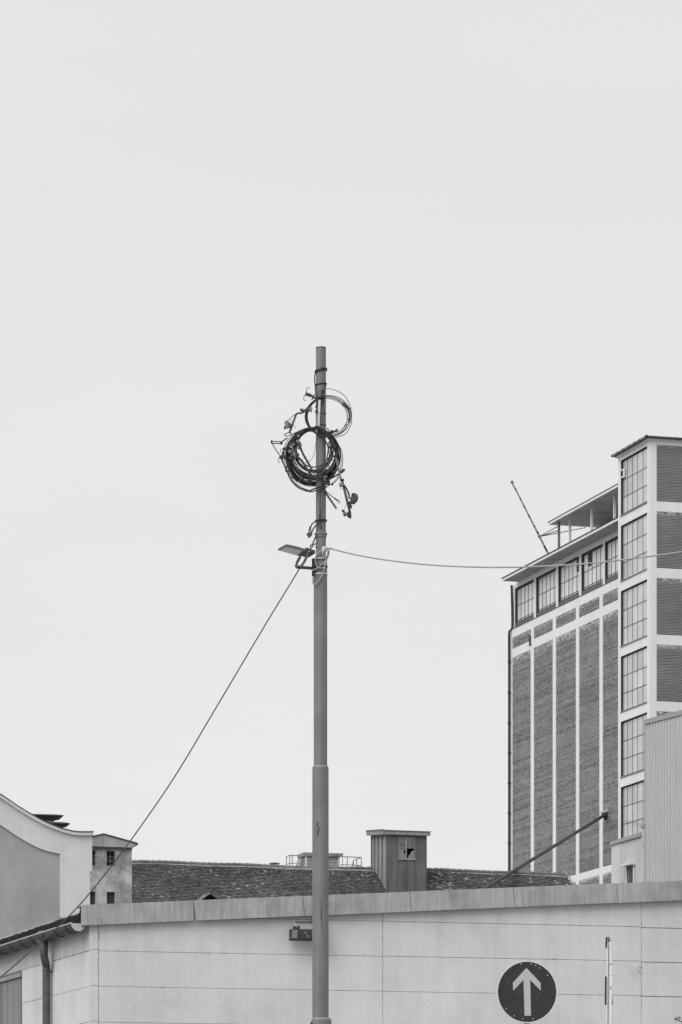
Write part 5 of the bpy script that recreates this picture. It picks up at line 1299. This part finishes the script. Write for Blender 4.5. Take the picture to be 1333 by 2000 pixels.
# 11 small turnbuckle at the right of the lower coil top
o = thing('turnbuckle', 'stubby black turnbuckle between the two coils right of the mast', 'turnbuckle', Q(649, 847, -.09), GH)
m_ = MB(); m_.tube([Q(644.5,843.5,-.09), Q(647,843.5,-.09), Q(652,843.5,-.09)], [.014,.021,.020], 9); obj('body', m_, M['cable'], o)
m_ = MB(); m_.tube([Q(652,843.5,-.09), Q(655,842.5,-.09), Q(659.5,839.5,-.09)], .012, 7); blob(m_, 659, 840.5, 3, 5, d=-.09); obj('screw', m_, M['cable'], o)
m_ = MB(); m_.tube(spl([Q(639.5,840,-.09), Q(639,837,-.09), Q(641.5,837.5,-.09), Q(642.5,842,-.09), Q(644,844,-.09)], 4), .0055, 5); obj('eye', m_, M['hardware'], o)
# 12 black angled bar lower right
o = thing('bent_bar', 'black knobbed bar slanting up to the right from under the lower coil', 'bar', Q(640, 941, -.1), GH)
m_ = MB(); m_.tube([Q(634,941,-.1), Q(650,933,-.1), Q(664,924.5,-.1)], .010, 7); obj('rod', m_, M['cable'], o)
m_ = MB(); m_.tube([Q(666,923,-.1), Q(670,919,-.1), Q(674,917,-.1)], [.016,.020,.012], 8); obj('knob', m_, M['hardware'], o)
m_ = MB(); blob(m_, 638, 943.5, 13, 6, d=-.1, rot=8, t=.05); blob(m_, 640, 939.5, 9, 4, d=-.1, rot=-15); blob(m_, 649.5, 946, 4, 3, d=-.1); obj('plate', m_, M['cable'], o)
# 13 long jointed strap with insulators at the right
o = thing('hanging_strap', 'long jointed steel strap with clamps dangling to the right of the mast', 'strap', Q(685, 1012, -.1), GH)
m_ = MB(); m_.bar(Q(656.5,894,-.15), Q(666.5,937,-.12), 3.8*u, .012); obj('upper_strap', m_, M['hardlight'], o)
m_ = MB(); m_.bar(Q(668.5,938,-.10), Q(683.5,1001,-.10), 4.2*u, .014); obj('lower_strap', m_, M['hardware'], o)
m_ = MB(); m_.bar(Q(671.5,944,-.085), Q(686,1003,-.085), 2.0*u, .010); obj('edge_strap', m_, M['hardlight'], o)
m_ = MB(); blob(m_, 668.5, 937.5, 8, 3, rot=5, t=.06); m_.tube([Q(665,937,-.1), Q(671,938,-.1)], .010, 6); obj('joint', m_, M['cable'], o)
m_ = MB(); blob(m_, 667, 947, 8, 7, rot=5, t=.06); obj('clamp_box', m_, M['hardlight'], o)
m_ = MB(); m_.tube(spl([Q(673,948,-.1), Q(678,956,-.1), Q(682,966,-.1), Q(682.5,974,-.1)], 5), .010, 7); obj('swan_neck', m_, M['cable'], o)
m_ = MB(); P = spl([Q(685,980,-.1), Q(690,982,-.1), Q(695,976,-.1), Q(695.5,969,-.1), Q(691,966,-.1), Q(688,969,-.1)], 4); m_.tube(P, [.012+.014*math.sin(math.pi*i/(len(P)-1)) for i in range(len(P))], 9); blob(m_, 689, 974, 8, 9, d=-.1, rot=-25); obj('saddle', m_, M['hardware'], o, smooth=True)
m_ = MB(); blob(m_, 683, 984, 6, 9, rot=20, t=.05); blob(m_, 685.5, 990, 5, 5, rot=0); blob(m_, 689, 965.5, 3, 3); obj('nut', m_, M['cable'], o)
m_ = MB(); m_.add([Q(677,1006,-.12), Q(679,1000.5,-.12), Q(684,997,-.12), Q(687.5,1008,-.12), Q(686,1013.5,-.12), Q(680,1011,-.12)] + [Q(677,1006,-.07), Q(679,1000.5,-.07), Q(684,997,-.07), Q(687.5,1008,-.07), Q(686,1013.5,-.07), Q(680,1011,-.07)], [tuple(range(6)), tuple(range(6,12))[::-1]] + [(i,(i+1)%6,6+(i+1)%6,6+i) for i in range(6)]); obj('end_wedge', m_, M['cable'], o)
m_ = MB(); blob(m_, 674, 1003, 7, 6, rot=-20, t=.05); obj('end_box', m_, M['hardlight'], o)
m_ = MB(); blob(m_, 671, 998.5, 6, 3.5, rot=-35, t=.05); blob(m_, 673.5, 1006.5, 4, 3); obj('end_nut', m_, M['cable'], o)
m_ = MB(); m_.tube([Q(677,984,-.1), Q(672,996,-.1)], .003, 4); m_.tube(spl([Q(669,954,-.1), Q(666,955,-.1), Q(665,957,-.1)], 3), .003, 4); obj('thin_wire', m_, M['wire'], o)
# 14 flat bar with slotted end
o = thing('slotted_bar', 'flat grey bar with a slotted end slanting down right of the mast', 'bar', Q(658, 996, -.05), GH)
m_ = MB(); m_.bar(Q(634,959,-.05), Q(658,994,-.05), 3.8*u, .012); obj('bar', m_, M['hardware'], o)
m_ = MB(); m_.bar(Q(656.8,991.5,-.058), Q(658.6,994.3,-.058), 1.4*u, .004); obj('slot', m_, M['strap'], o)
# 15 wire with eye
m_ = MB(); m_.tube([Q(635,958,-.06), Q(648,969,-.06), Q(655,974,-.06), Q(660,978,-.06)], .0055, 6); m_.tube([Q(653.5,972.8,-.06), Q(660,977.8,-.06)], .009, 6)
m_.tube([Q(662.3+2.2*math.cos(a), 979.7+2.4*math.sin(a), -.06) for a in [2*math.pi*j/14 for j in range(14)]], .0045, 5, closed=True)
obj('eye_wire', m_, M['hardware'], label='short stiff wire ending in an eye just above the slotted bar', cat='wire', group=GH, fix=False)
# 16 pale strap hanging down the mast below the coil
o = thing('hanging_webbing', 'pale strap running down the mast front below the lower coil', 'strap', Q(626, 1012, -.07), GH)
m_ = MB(); m_.bar(Q(635.5,912,-.10), Q(633.5,938,-.09), 3.0*u, .006); m_.bar(Q(633.5,938,-.09), Q(629,965,-.075), 3.6*u, .006); m_.bar(Q(629,965,-.075), Q(626.3,1000,-.07), 2.0*u, .006); obj('webbing', m_, M['hardlight'], o)
m_ = MB(); m_.tube(spl([Q(629.5,945,-.09), Q(627,965,-.08), Q(625.5,985,-.075), Q(626,1000,-.072), Q(626.2,1013,-.07)], 5), .006, 5); m_.tube(spl([Q(623,1004,-.07), Q(624,1012,-.07), Q(622,1018,-.07)], 3), .004, 5); obj('cord', m_, M['cable'], o)
m_ = MB(); m_.tube([Q(627+1.6*math.cos(a), 1029.5+3.4*math.sin(a), -.07) for a in [2*math.pi*j/12 for j in range(12)]], .004, 5, closed=True); m_.tube([Q(626.5,1012,-.07), Q(627,1026,-.07)], .003, 4); obj('ring', m_, M['cable'], o, fix=False)
# 17 hanging cable clamp
o = thing('hanging_clamp', 'black wedge clamp dangling on two cables left of the mast above the lamp', 'clamp', Q(604, 1051, -.06), GH)
m_ = MB(); pts = [(598.5,1043.5),(603,1038.5),(610.5,1040.5),(610,1046),(605,1051),(603,1050.5)]
m_.add([Q(x,y,-.09) for x,y in pts] + [Q(x,y,-.04) for x,y in pts], [tuple(range(6)), tuple(range(6,12))[::-1]] + [(i,(i+1)%6,6+(i+1)%6,6+i) for i in range(6)]); obj('wedge', m_, M['hardware'], o)
m_ = MB(); m_.tube(spl([Q(604,1040,-.06), Q(606.5,1031,-.06), Q(611,1022,-.06), Q(619,1018.5,-.065)], 5), .008, 6); m_.tube(spl([Q(607.5,1040,-.06), Q(613,1032,-.065), Q(620,1023,-.07), Q(626,1018,-.07)], 5), .0085, 6); m_.tube([Q(605.2,1036,-.06), Q(606.8,1028.5,-.06)], .0125, 6); obj('cable', m_, M['cable'], o, smooth=True)
m_ = MB(); m_.tube(spl([Q(607,1042,-.06), Q(611,1037,-.06), Q(612,1036,-.06), Q(611,1040,-.06), Q(608,1044,-.06)], 3), .006, 5); obj('bail', m_, M['strap'], o)
# 18 eye bolt
o = thing('eye_bolt', 'small eye bolt on the mast just above the lamp head', 'eye bolt', Q(609, 1068, -.02), GH)
m_ = MB(); m_.tube([Q(609+2.4*math.cos(a), 1066.5+2.2*math.sin(a), -.02) for a in [2*math.pi*j/14 for j in range(14)]], .0075, 6, closed=True); obj('eye', m_, M['hardware'], o, fix=False)
m_ = MB(); m_.tube(spl([Q(618,1046,-.04), Q(615,1053,-.03), Q(612,1060,-.02), Q(610.5,1065,-.02)], 4), .0085, 6); m_.tube([Q(608.5,1068,-.02), Q(606.5,1072,-.02)], .007, 6); m_.tube([Q(612,1064,-.02), Q(618,1061,-.02)], .006, 5); m_.tube([Q(612,1062,-.02), Q(617,1065,-.02)], .004, 5); obj('shank', m_, M['hardware'], o)

# ------------------------------------------------------------------ lamp head on a yoke at the mast
lp_ = thing('flood_lamp', 'flat grey LED flood lamp tilted on a yoke at the mast', 'lamp', Q(610, 1108, 0))
A, B, C_, D_ = Q(543,1074.6,.02), Q(558.5,1066.2,-.20), Q(597,1075.5,-.20), Q(583,1085.7,.02)
nu = (D_-A).cross(B-A).normalized(); nu = nu if nu.z > 0 else -nu
def inset(P, f):
    c = sum(P, Vector())/4; return [p + (c-p)*f for p in P]
face = [A, D_, C_, B]; back_ = [p + nu*.022 for p in face]
m_ = MB(); m_.hexa(face + back_); m_.hexa([p + nu*.0221 for p in inset(face, .25)] + [p + nu*.040 for p in inset(face, .4)]); lh = obj('head', m_, M['lamp'], lp_)
lf = inset(face, .13); lf = [lf[0], lf[1]*.97+lf[0]*.03, lf[2]*.97+lf[3]*.03, lf[3]]
m_ = MB(); m_.hexa([p - nu*.004 for p in lf] + [p - nu*.0005 for p in lf]); obj('lens', m_, M['lens'], lh)
m_ = MB()   # driver housing behind the head, towards the mast
d0 = [D_ + Vector((0,0,0)), C_, C_ + nu*.04, D_ + nu*.04]
e0 = [Q(603,1089,.02), Q(616,1081,-.10), Q(616,1075,-.10), Q(606,1077,.02)]
m_.hexa([d0[0], d0[1], e0[1], e0[0], d0[3], d0[2], e0[2], e0[3]]); obj('driver_housing', m_, M['lamp'], lp_)
for (x0, y0, x1, y1, x2, y2, d) in ((604,1076.5,596,1095,590,1104.5,-.24), (587,1087,581,1098,578.5,1106,-.06)):
    m_ = MB(); m_.bar(Q(x0,y0,d), Q(x1,y1,d), 5.2*u, .012); m_.bar(Q(x1,y1,d), Q(x2,y2,d), 4.6*u, .012); obj('yoke_arm', m_, M['lamp'], lp_)
m_ = MB(); m_.tube([Q(604.5,1077,-.26), Q(604.5,1077,-.235)], 2.2*u, 10); obj('pivot_bolt', m_, M['hardlight'], lp_)
m_ = MB(); m_.bar(Q(577.5,1106.5,-.06), Q(591,1105,-.24), .02, .018, side=(0,0,1)); obj('yoke_base', m_, M['lamp'], lp_)
m_ = MB(); m_.bar(Q(579,1107.5,-.08), Q(612,1110,-.06), 4.6*u, .05); obj('arm', m_, M['darkmetal'], lp_)
m_ = MB(); c = Q(612.5,1108,-.035); m_.hexa([Q(609.5,1126,-.05), Q(616,1126,-.05), Q(616,1126,.05), Q(609.5,1126,.05), Q(609.5,1091,-.05), Q(616,1091,-.05), Q(616,1091,.05), Q(609.5,1091,.05)]); obj('mounting_plate', m_, M['darkmetal'], lp_)
m_ = MB(); blob(m_, 613.5, 1105.5, 6, 6, d=-.07, t=.04); blob(m_, 613, 1112, 7, 4, d=-.07, t=.04); obj('bracket_bolt', m_, M['black'], lp_)

# pale cable looped round the lamp bracket, with clip
pc = thing('looped_cable', 'pale cable hanging in loose loops over the lamp clamp bands', 'cable', Q(622, 1141, -.1))
m_ = MB()
for pts in ([(642,1072),(643,1080),(640,1089),(633,1099),(622,1108),(612,1114),(609.5,1112)],
            [(629,1074),(620,1082),(616.5,1092),(617.5,1102),(623,1109),(631,1109),(636,1103),(639,1092),(641,1080),(643.5,1074)],
            [(635,1096),(634,1110),(628,1126),(620,1138),(613.5,1141.5),(611.5,1134),(612.5,1127)]):
    m_.tube(spl([Q(x, y, -.098) for x, y in pts], 7), .0082, 7)
for k in range(3):
    m_.tube([Q(635.5+k*1.4+ (5.2-1.2*k)*math.cos(a)*.9 - 1.8*math.sin(a), 1081.5 + (10-1.6*k)*math.sin(a), -.105-.006*k) for a in [2*math.pi*j/24 for j in range(24)]], .0045, 6, closed=True)
obj('cable', m_, M['wirelight'], pc, smooth=True, fix=False)
m_ = MB(); m_.add([Q(629,1068,-.10), Q(637,1066,-.10), Q(638,1076,-.10), Q(633,1078,-.10), Q(630,1084,-.10), Q(629,1076,-.10)] + [Q(629,1068,-.075), Q(637,1066,-.075), Q(638,1076,-.075), Q(633,1078,-.075), Q(630,1084,-.075), Q(629,1076,-.075)], [tuple(range(6)), tuple(range(6,12))[::-1]] + [(i,(i+1)%6,6+(i+1)%6,6+i) for i in range(6)]); obj('clip', m_, M['strap'], pc)
m_ = MB(); m_.bar(Q(637,1070.5,-.095), Q(651,1072,-.06), 2.0*u, .02); m_.tube([Q(641,1072.5,-.09), Q(645,1069.5,-.09)], .006, 5); obj('anchor', m_, M['wirelight'], pc)

# ------------------------------------------------------------------ wires
gpts = [(609,1068,44,.0), (585.5,1110.5,43.9,0), (520,1218,43.5,0), (430,1369.5,43,0), (340,1519.5,42.4,0), (252,1646.5,41.6,0), (190,1727,41,0), (135.5,1789,40.4,0), (60,1858,39.6,0), (0,1910,39,0), (-120,2005,37.8,0), (-260,2100,36.4,0)]
m_ = MB(); m_.tube(spl([at(x, y, Y) for x, y, Y, _ in gpts], 8), .0070, 8); obj('guy_wire', m_, M['guywire'], smooth=True, label='taut dark guy wire running from the mast down to the lower left', cat='wire', fix=False)
spts = [(645,1071.5,43.94), (700,1084.5,43.5), (760,1094.5,43), (830,1102.5,42.4), (910,1107,41.8), (1000,1108,41), (1090,1104.5,40.3), (1170,1098.5,39.6), (1250,1089,39), (1333,1077.5,38.3), (1450,1056,37.4), (1600,1022,36.2)]
m_ = MB(); m_.tube(spl([at(x, y, Y) for x, y, Y in spts], 8), .0084, 8); obj('span_wire', m_, M['wiregrey'], smooth=True, label='sagging grey wire spanning from the mast to the right edge', cat='wire', fix=False)

# ------------------------------------------------------------------ round arrow sign
YS = 38.5; us = YS/FPX
sc = at(1030, 1937.5, YS); sg = thing('arrow_sign', 'round dark traffic sign with a pale arrow pointing up', 'sign', (sc.x, sc.y, 0))
TILT = R(-0.7)
def sgp(px, py, d=0.0):
    dx, dz_ = (px-1030)*us, -(py-1937.5)*us
    return sc + Vector((dx*math.cos(TILT)-dz_*math.sin(TILT)*0, d + dx*.05, dz_))
def disc(r0, r1, d0, d1, n=64):
    mb = MB(); vv = []
    for j in range(n):
        a = 2*math.pi*j/n
        for r, d in ((r0, d0), (r1, d0), (r1, d1), (r0, d1)): vv.append(sgp(1030+r*math.cos(a), 1937.5+1.03*r*math.sin(a), d))
    mb.add(vv, [(4*j+k, 4*((j+1) % n)+k, 4*((j+1) % n)+(k+1) % 4, 4*j+(k+1) % 4) for j in range(n) for k in range(4)])
    return mb
n = 64; m_ = MB(); vv = [sgp(1030+57*math.cos(2*math.pi*j/n), 1937.5+1.03*57*math.sin(2*math.pi*j/n), 0) for j in range(n)] + [sgp(1030+57*math.cos(2*math.pi*j/n), 1937.5+1.03*57*math.sin(2*math.pi*j/n), .02) for j in range(n)]
m_.add(vv, [tuple(range(n))[::-1], tuple(range(n, 2*n))] + [(j, (j+1) % n, n+(j+1) % n, n+j) for j in range(n)]); obj('plate', m_, M['signblue'], sg)
obj('rim', disc(57.2, 59.6, -.004, .03), M['signrim'], sg)
obj('inner_edge', disc(56.2, 57.15, -.0025, .0), M['black'], sg)
ar = [(1028.7,1890.5),(1056.3,1919.5),(1056.8,1935),(1036.0,1914),(1037.5,1983.8),(1025,1984),(1022.8,1914),(1002.8,1935),(1002,1919.5)]
m_ = MB(); k = len(ar); A_ = [sgp(x, y, -.003) for x, y in ar]; B_ = [sgp(x, y, -.0005) for x, y in ar]
m_.add(A_ + B_, [tuple(range(k)), tuple(range(k, 2*k))[::-1]] + [(i, (i+1) % k, k+(i+1) % k, k+i) for i in range(k)]); obj('arrow', m_, M['signwhite'], sg)
for x, y in ((1018,1883),(1038,1883),(1054.3,1890.5),(1069.6,1904.6),(989,1969.8),(1004.6,1984),(1021,1990.2),(1041.3,1989.8),(1046.8,1886)):
    m_ = MB(); m_.lathe(sgp(x, y, 0), [(.0052, -.004), (.0052, 0)], 10, axis=Vector((0,1,0))); obj('rivet', m_, M['strap'], sg)
for pts, w in (([(1067,1926),(1058,1939),(1049,1953),(1041,1963)], .0022), ([(989,1912),(992,1920),(998,1926),(1003,1931)], .0025), ([(1006,1936),(1012,1945),(1015,1956),(1016,1964)], .0017), ([(1053,1935),(1052,1944),(1047,1946)], .002), ([(978,1922),(985,1918)], .0015), ([(980,1945),(982,1956),(985,1962)], .0012), ([(1012,1932),(1011,1939)], .0015)):
    m_ = MB(); m_.tube([sgp(x, y, -.0008) for x, y in pts], [w*.5] + [w]*(len(pts)-2) + [w*.4], 5); obj('scratch', m_, M['scratch'], sg)
m_ = MB(); pb = sgp(1030, 1950, .075); m_.tube([Vector((pb.x, pb.y, 0)), pb], .03, 14); obj('post', m_, M['gutter'], sg, smooth=True)
m_ = MB(); q = sgp(1030, 2000, .05); m_.hexa([q+Vector((-.065,-.02,-.03)), q+Vector((.065,-.02,-.03)), q+Vector((.065,.05,-.03)), q+Vector((-.065,.05,-.03)), q+Vector((-.065,-.02,.0)), q+Vector((.065,-.02,.0)), q+Vector((.065,.05,.0)), q+Vector((-.065,.05,.0))]); obj('clamp', m_, M['darkmetal'], sg)

# ------------------------------------------------------------------ slim white post with dark rods
YP = 40.0
def W(px, py, d=0.0): return at(px, py, YP + d)
p0_ = W(1193, 2000); wp_ = thing('white_post', 'slim white post with dark rods standing right of the arrow sign', 'post', (p0_.x, YP, 0))
m_ = MB(); b0 = Vector(((1193-CX)/FPX*YP, YP, 0)); m_.tube([b0, W(1193, 1960), W(1194.7, 1931), W(1194, 1880), W(1192, 1841)], [.017,.017,.016,.013,.010], 12); obj('main_tube', m_, M['whitepost'], wp_, smooth=True)
m_ = MB(); m_.tube([Vector(((1186-CX)/FPX*YP, YP+.01, 0)), W(1186.2, 1960, .01), W(1187.5, 1840, .01), W(1187, 1831, .01)], .008, 8); obj('second_tube', m_, M['whitepost'], wp_)
m_ = MB(); m_.bar(Vector(((1188-CX)/FPX*YP, YP-.012, .3)), W(1189, 1845, -.012), .012, .006); sb_ = obj('slotted_rail', m_, M['gutterlight'], wp_)
y = 1844
while y < 2004:
    m_ = MB(); xx = 1189.3 - (y-1840)*.011; m_.bar(W(xx-.5, y, -.017), W(xx+.6, y+2.8, -.017), .006, .004); obj('slot', m_, M['black'], sb_); y += 4.9
for pts in ([(1184.8,1831),(1184.3,1851)], [(1183.7,1907),(1183,1962.5)]):
    m_ = MB(); m_.tube([W(*p) for p in pts], .0085, 8); obj('dark_rod', m_, M['black'], wp_)
m_ = MB(); m_.tube([W(1196.4,1936), W(1196.7,1960)], .004, 6); m_.tube([W(1196.4,1934.5), W(1196.4,1937)], .008, 6); m_.tube([W(1196.7,1959), W(1196.7,1961.5)], .008, 6); obj('dark_rod', m_, M['hardware'], wp_)
m_ = MB(); m_.tube([W(1193.5,1926.5,-.02), W(1193.6,1932,-.02)], .0035, 6); obj('latch', m_, M['black'], wp_)
m_ = MB(); m_.tube([W(1184.5,1831), W(1191,1830.6)], .003, 5); m_.tube([W(1188.5,1832.8,-.01), W(1192.5,1832.5,-.01)], .005, 6); m_.tube([W(1189,1836.8,-.01), W(1194,1836.8,-.01)], .006, 6); m_.tube([W(1188.6,1832), W(1188.6,1842)], .006, 6); obj('head_fitting', m_, M['darkmetal'], wp_)
for y, x in ((1883, 1193.8), (1905, 1194.2)):
    m_ = MB(); q = W(x, y); m_.lathe(q - Vector((0,0,.004)), [(.0165,0),(.0165,.006)], 12); obj('collar', m_, M['hardware'] if y < 1900 else M['gutterlight'], wp_)

# ------------------------------------------------------------------ young tree, only a twig tip reaches the frame
YT = 35.0
def X(px, py, d=0.0): return at(px, py, YT) + Vector((0, d, 0))
tr = thing('young_tree', 'bare young tree of which one dark budding twig pokes in at the lower right corner', 'tree', (X(1480, 2000).x, YT, 0))
b0 = Vector((X(1480, 2000).x, YT, 0))
m_ = MB(); m_.tube([b0, b0 + Vector((.02,0,1.5)), X(1470, 2080), X(1440, 1990), X(1425, 1900)], [.035,.03,.022,.012,.004], 8)
m_.tube(spl([X(1462,2060), X(1400,2030), X(1350,2002), X(1333,1996), X(1326,1993), X(1318,1990.5)], 4), .0045, 6)
m_.tube(spl([X(1345,2003), X(1334,1998), X(1331,2003), X(1330,2010)], 4), .0035, 5)
obj('trunk', m_, M['twig'], tr, smooth=True, fix=False)
m_ = MB()
for (x, y, a, l) in ((1325,1990,120,5),(1326,1990,60,6),(1324,1991,160,7),(1327,1989,95,4),(1328,1990,40,5),(1323,1992,200,4),(1326,1992,20,4),(1332,1996,-60,5),(1325.5,1990.5,75,4.5),(1321,1988,140,4)):
    d = Vector((math.cos(R(a)), random.uniform(-.5,.5), math.sin(R(a)))).normalized(); q = X(x, y, random.uniform(-.01,.01)); e = d.cross(Vector((0,1,0))).normalized(); L_ = l*YT/FPX; w = L_*.22
    m_.add([q, q + d*L_*.45 + e*w, q + d*L_, q + d*L_*.45 - e*w, q + d*L_*.45 + Vector((0,-w*.5,0))], [(0,1,4),(1,2,4),(2,3,4),(3,0,4)])
obj('buds', m_, M['leaf'], tr, fix=False, kind='stuff')
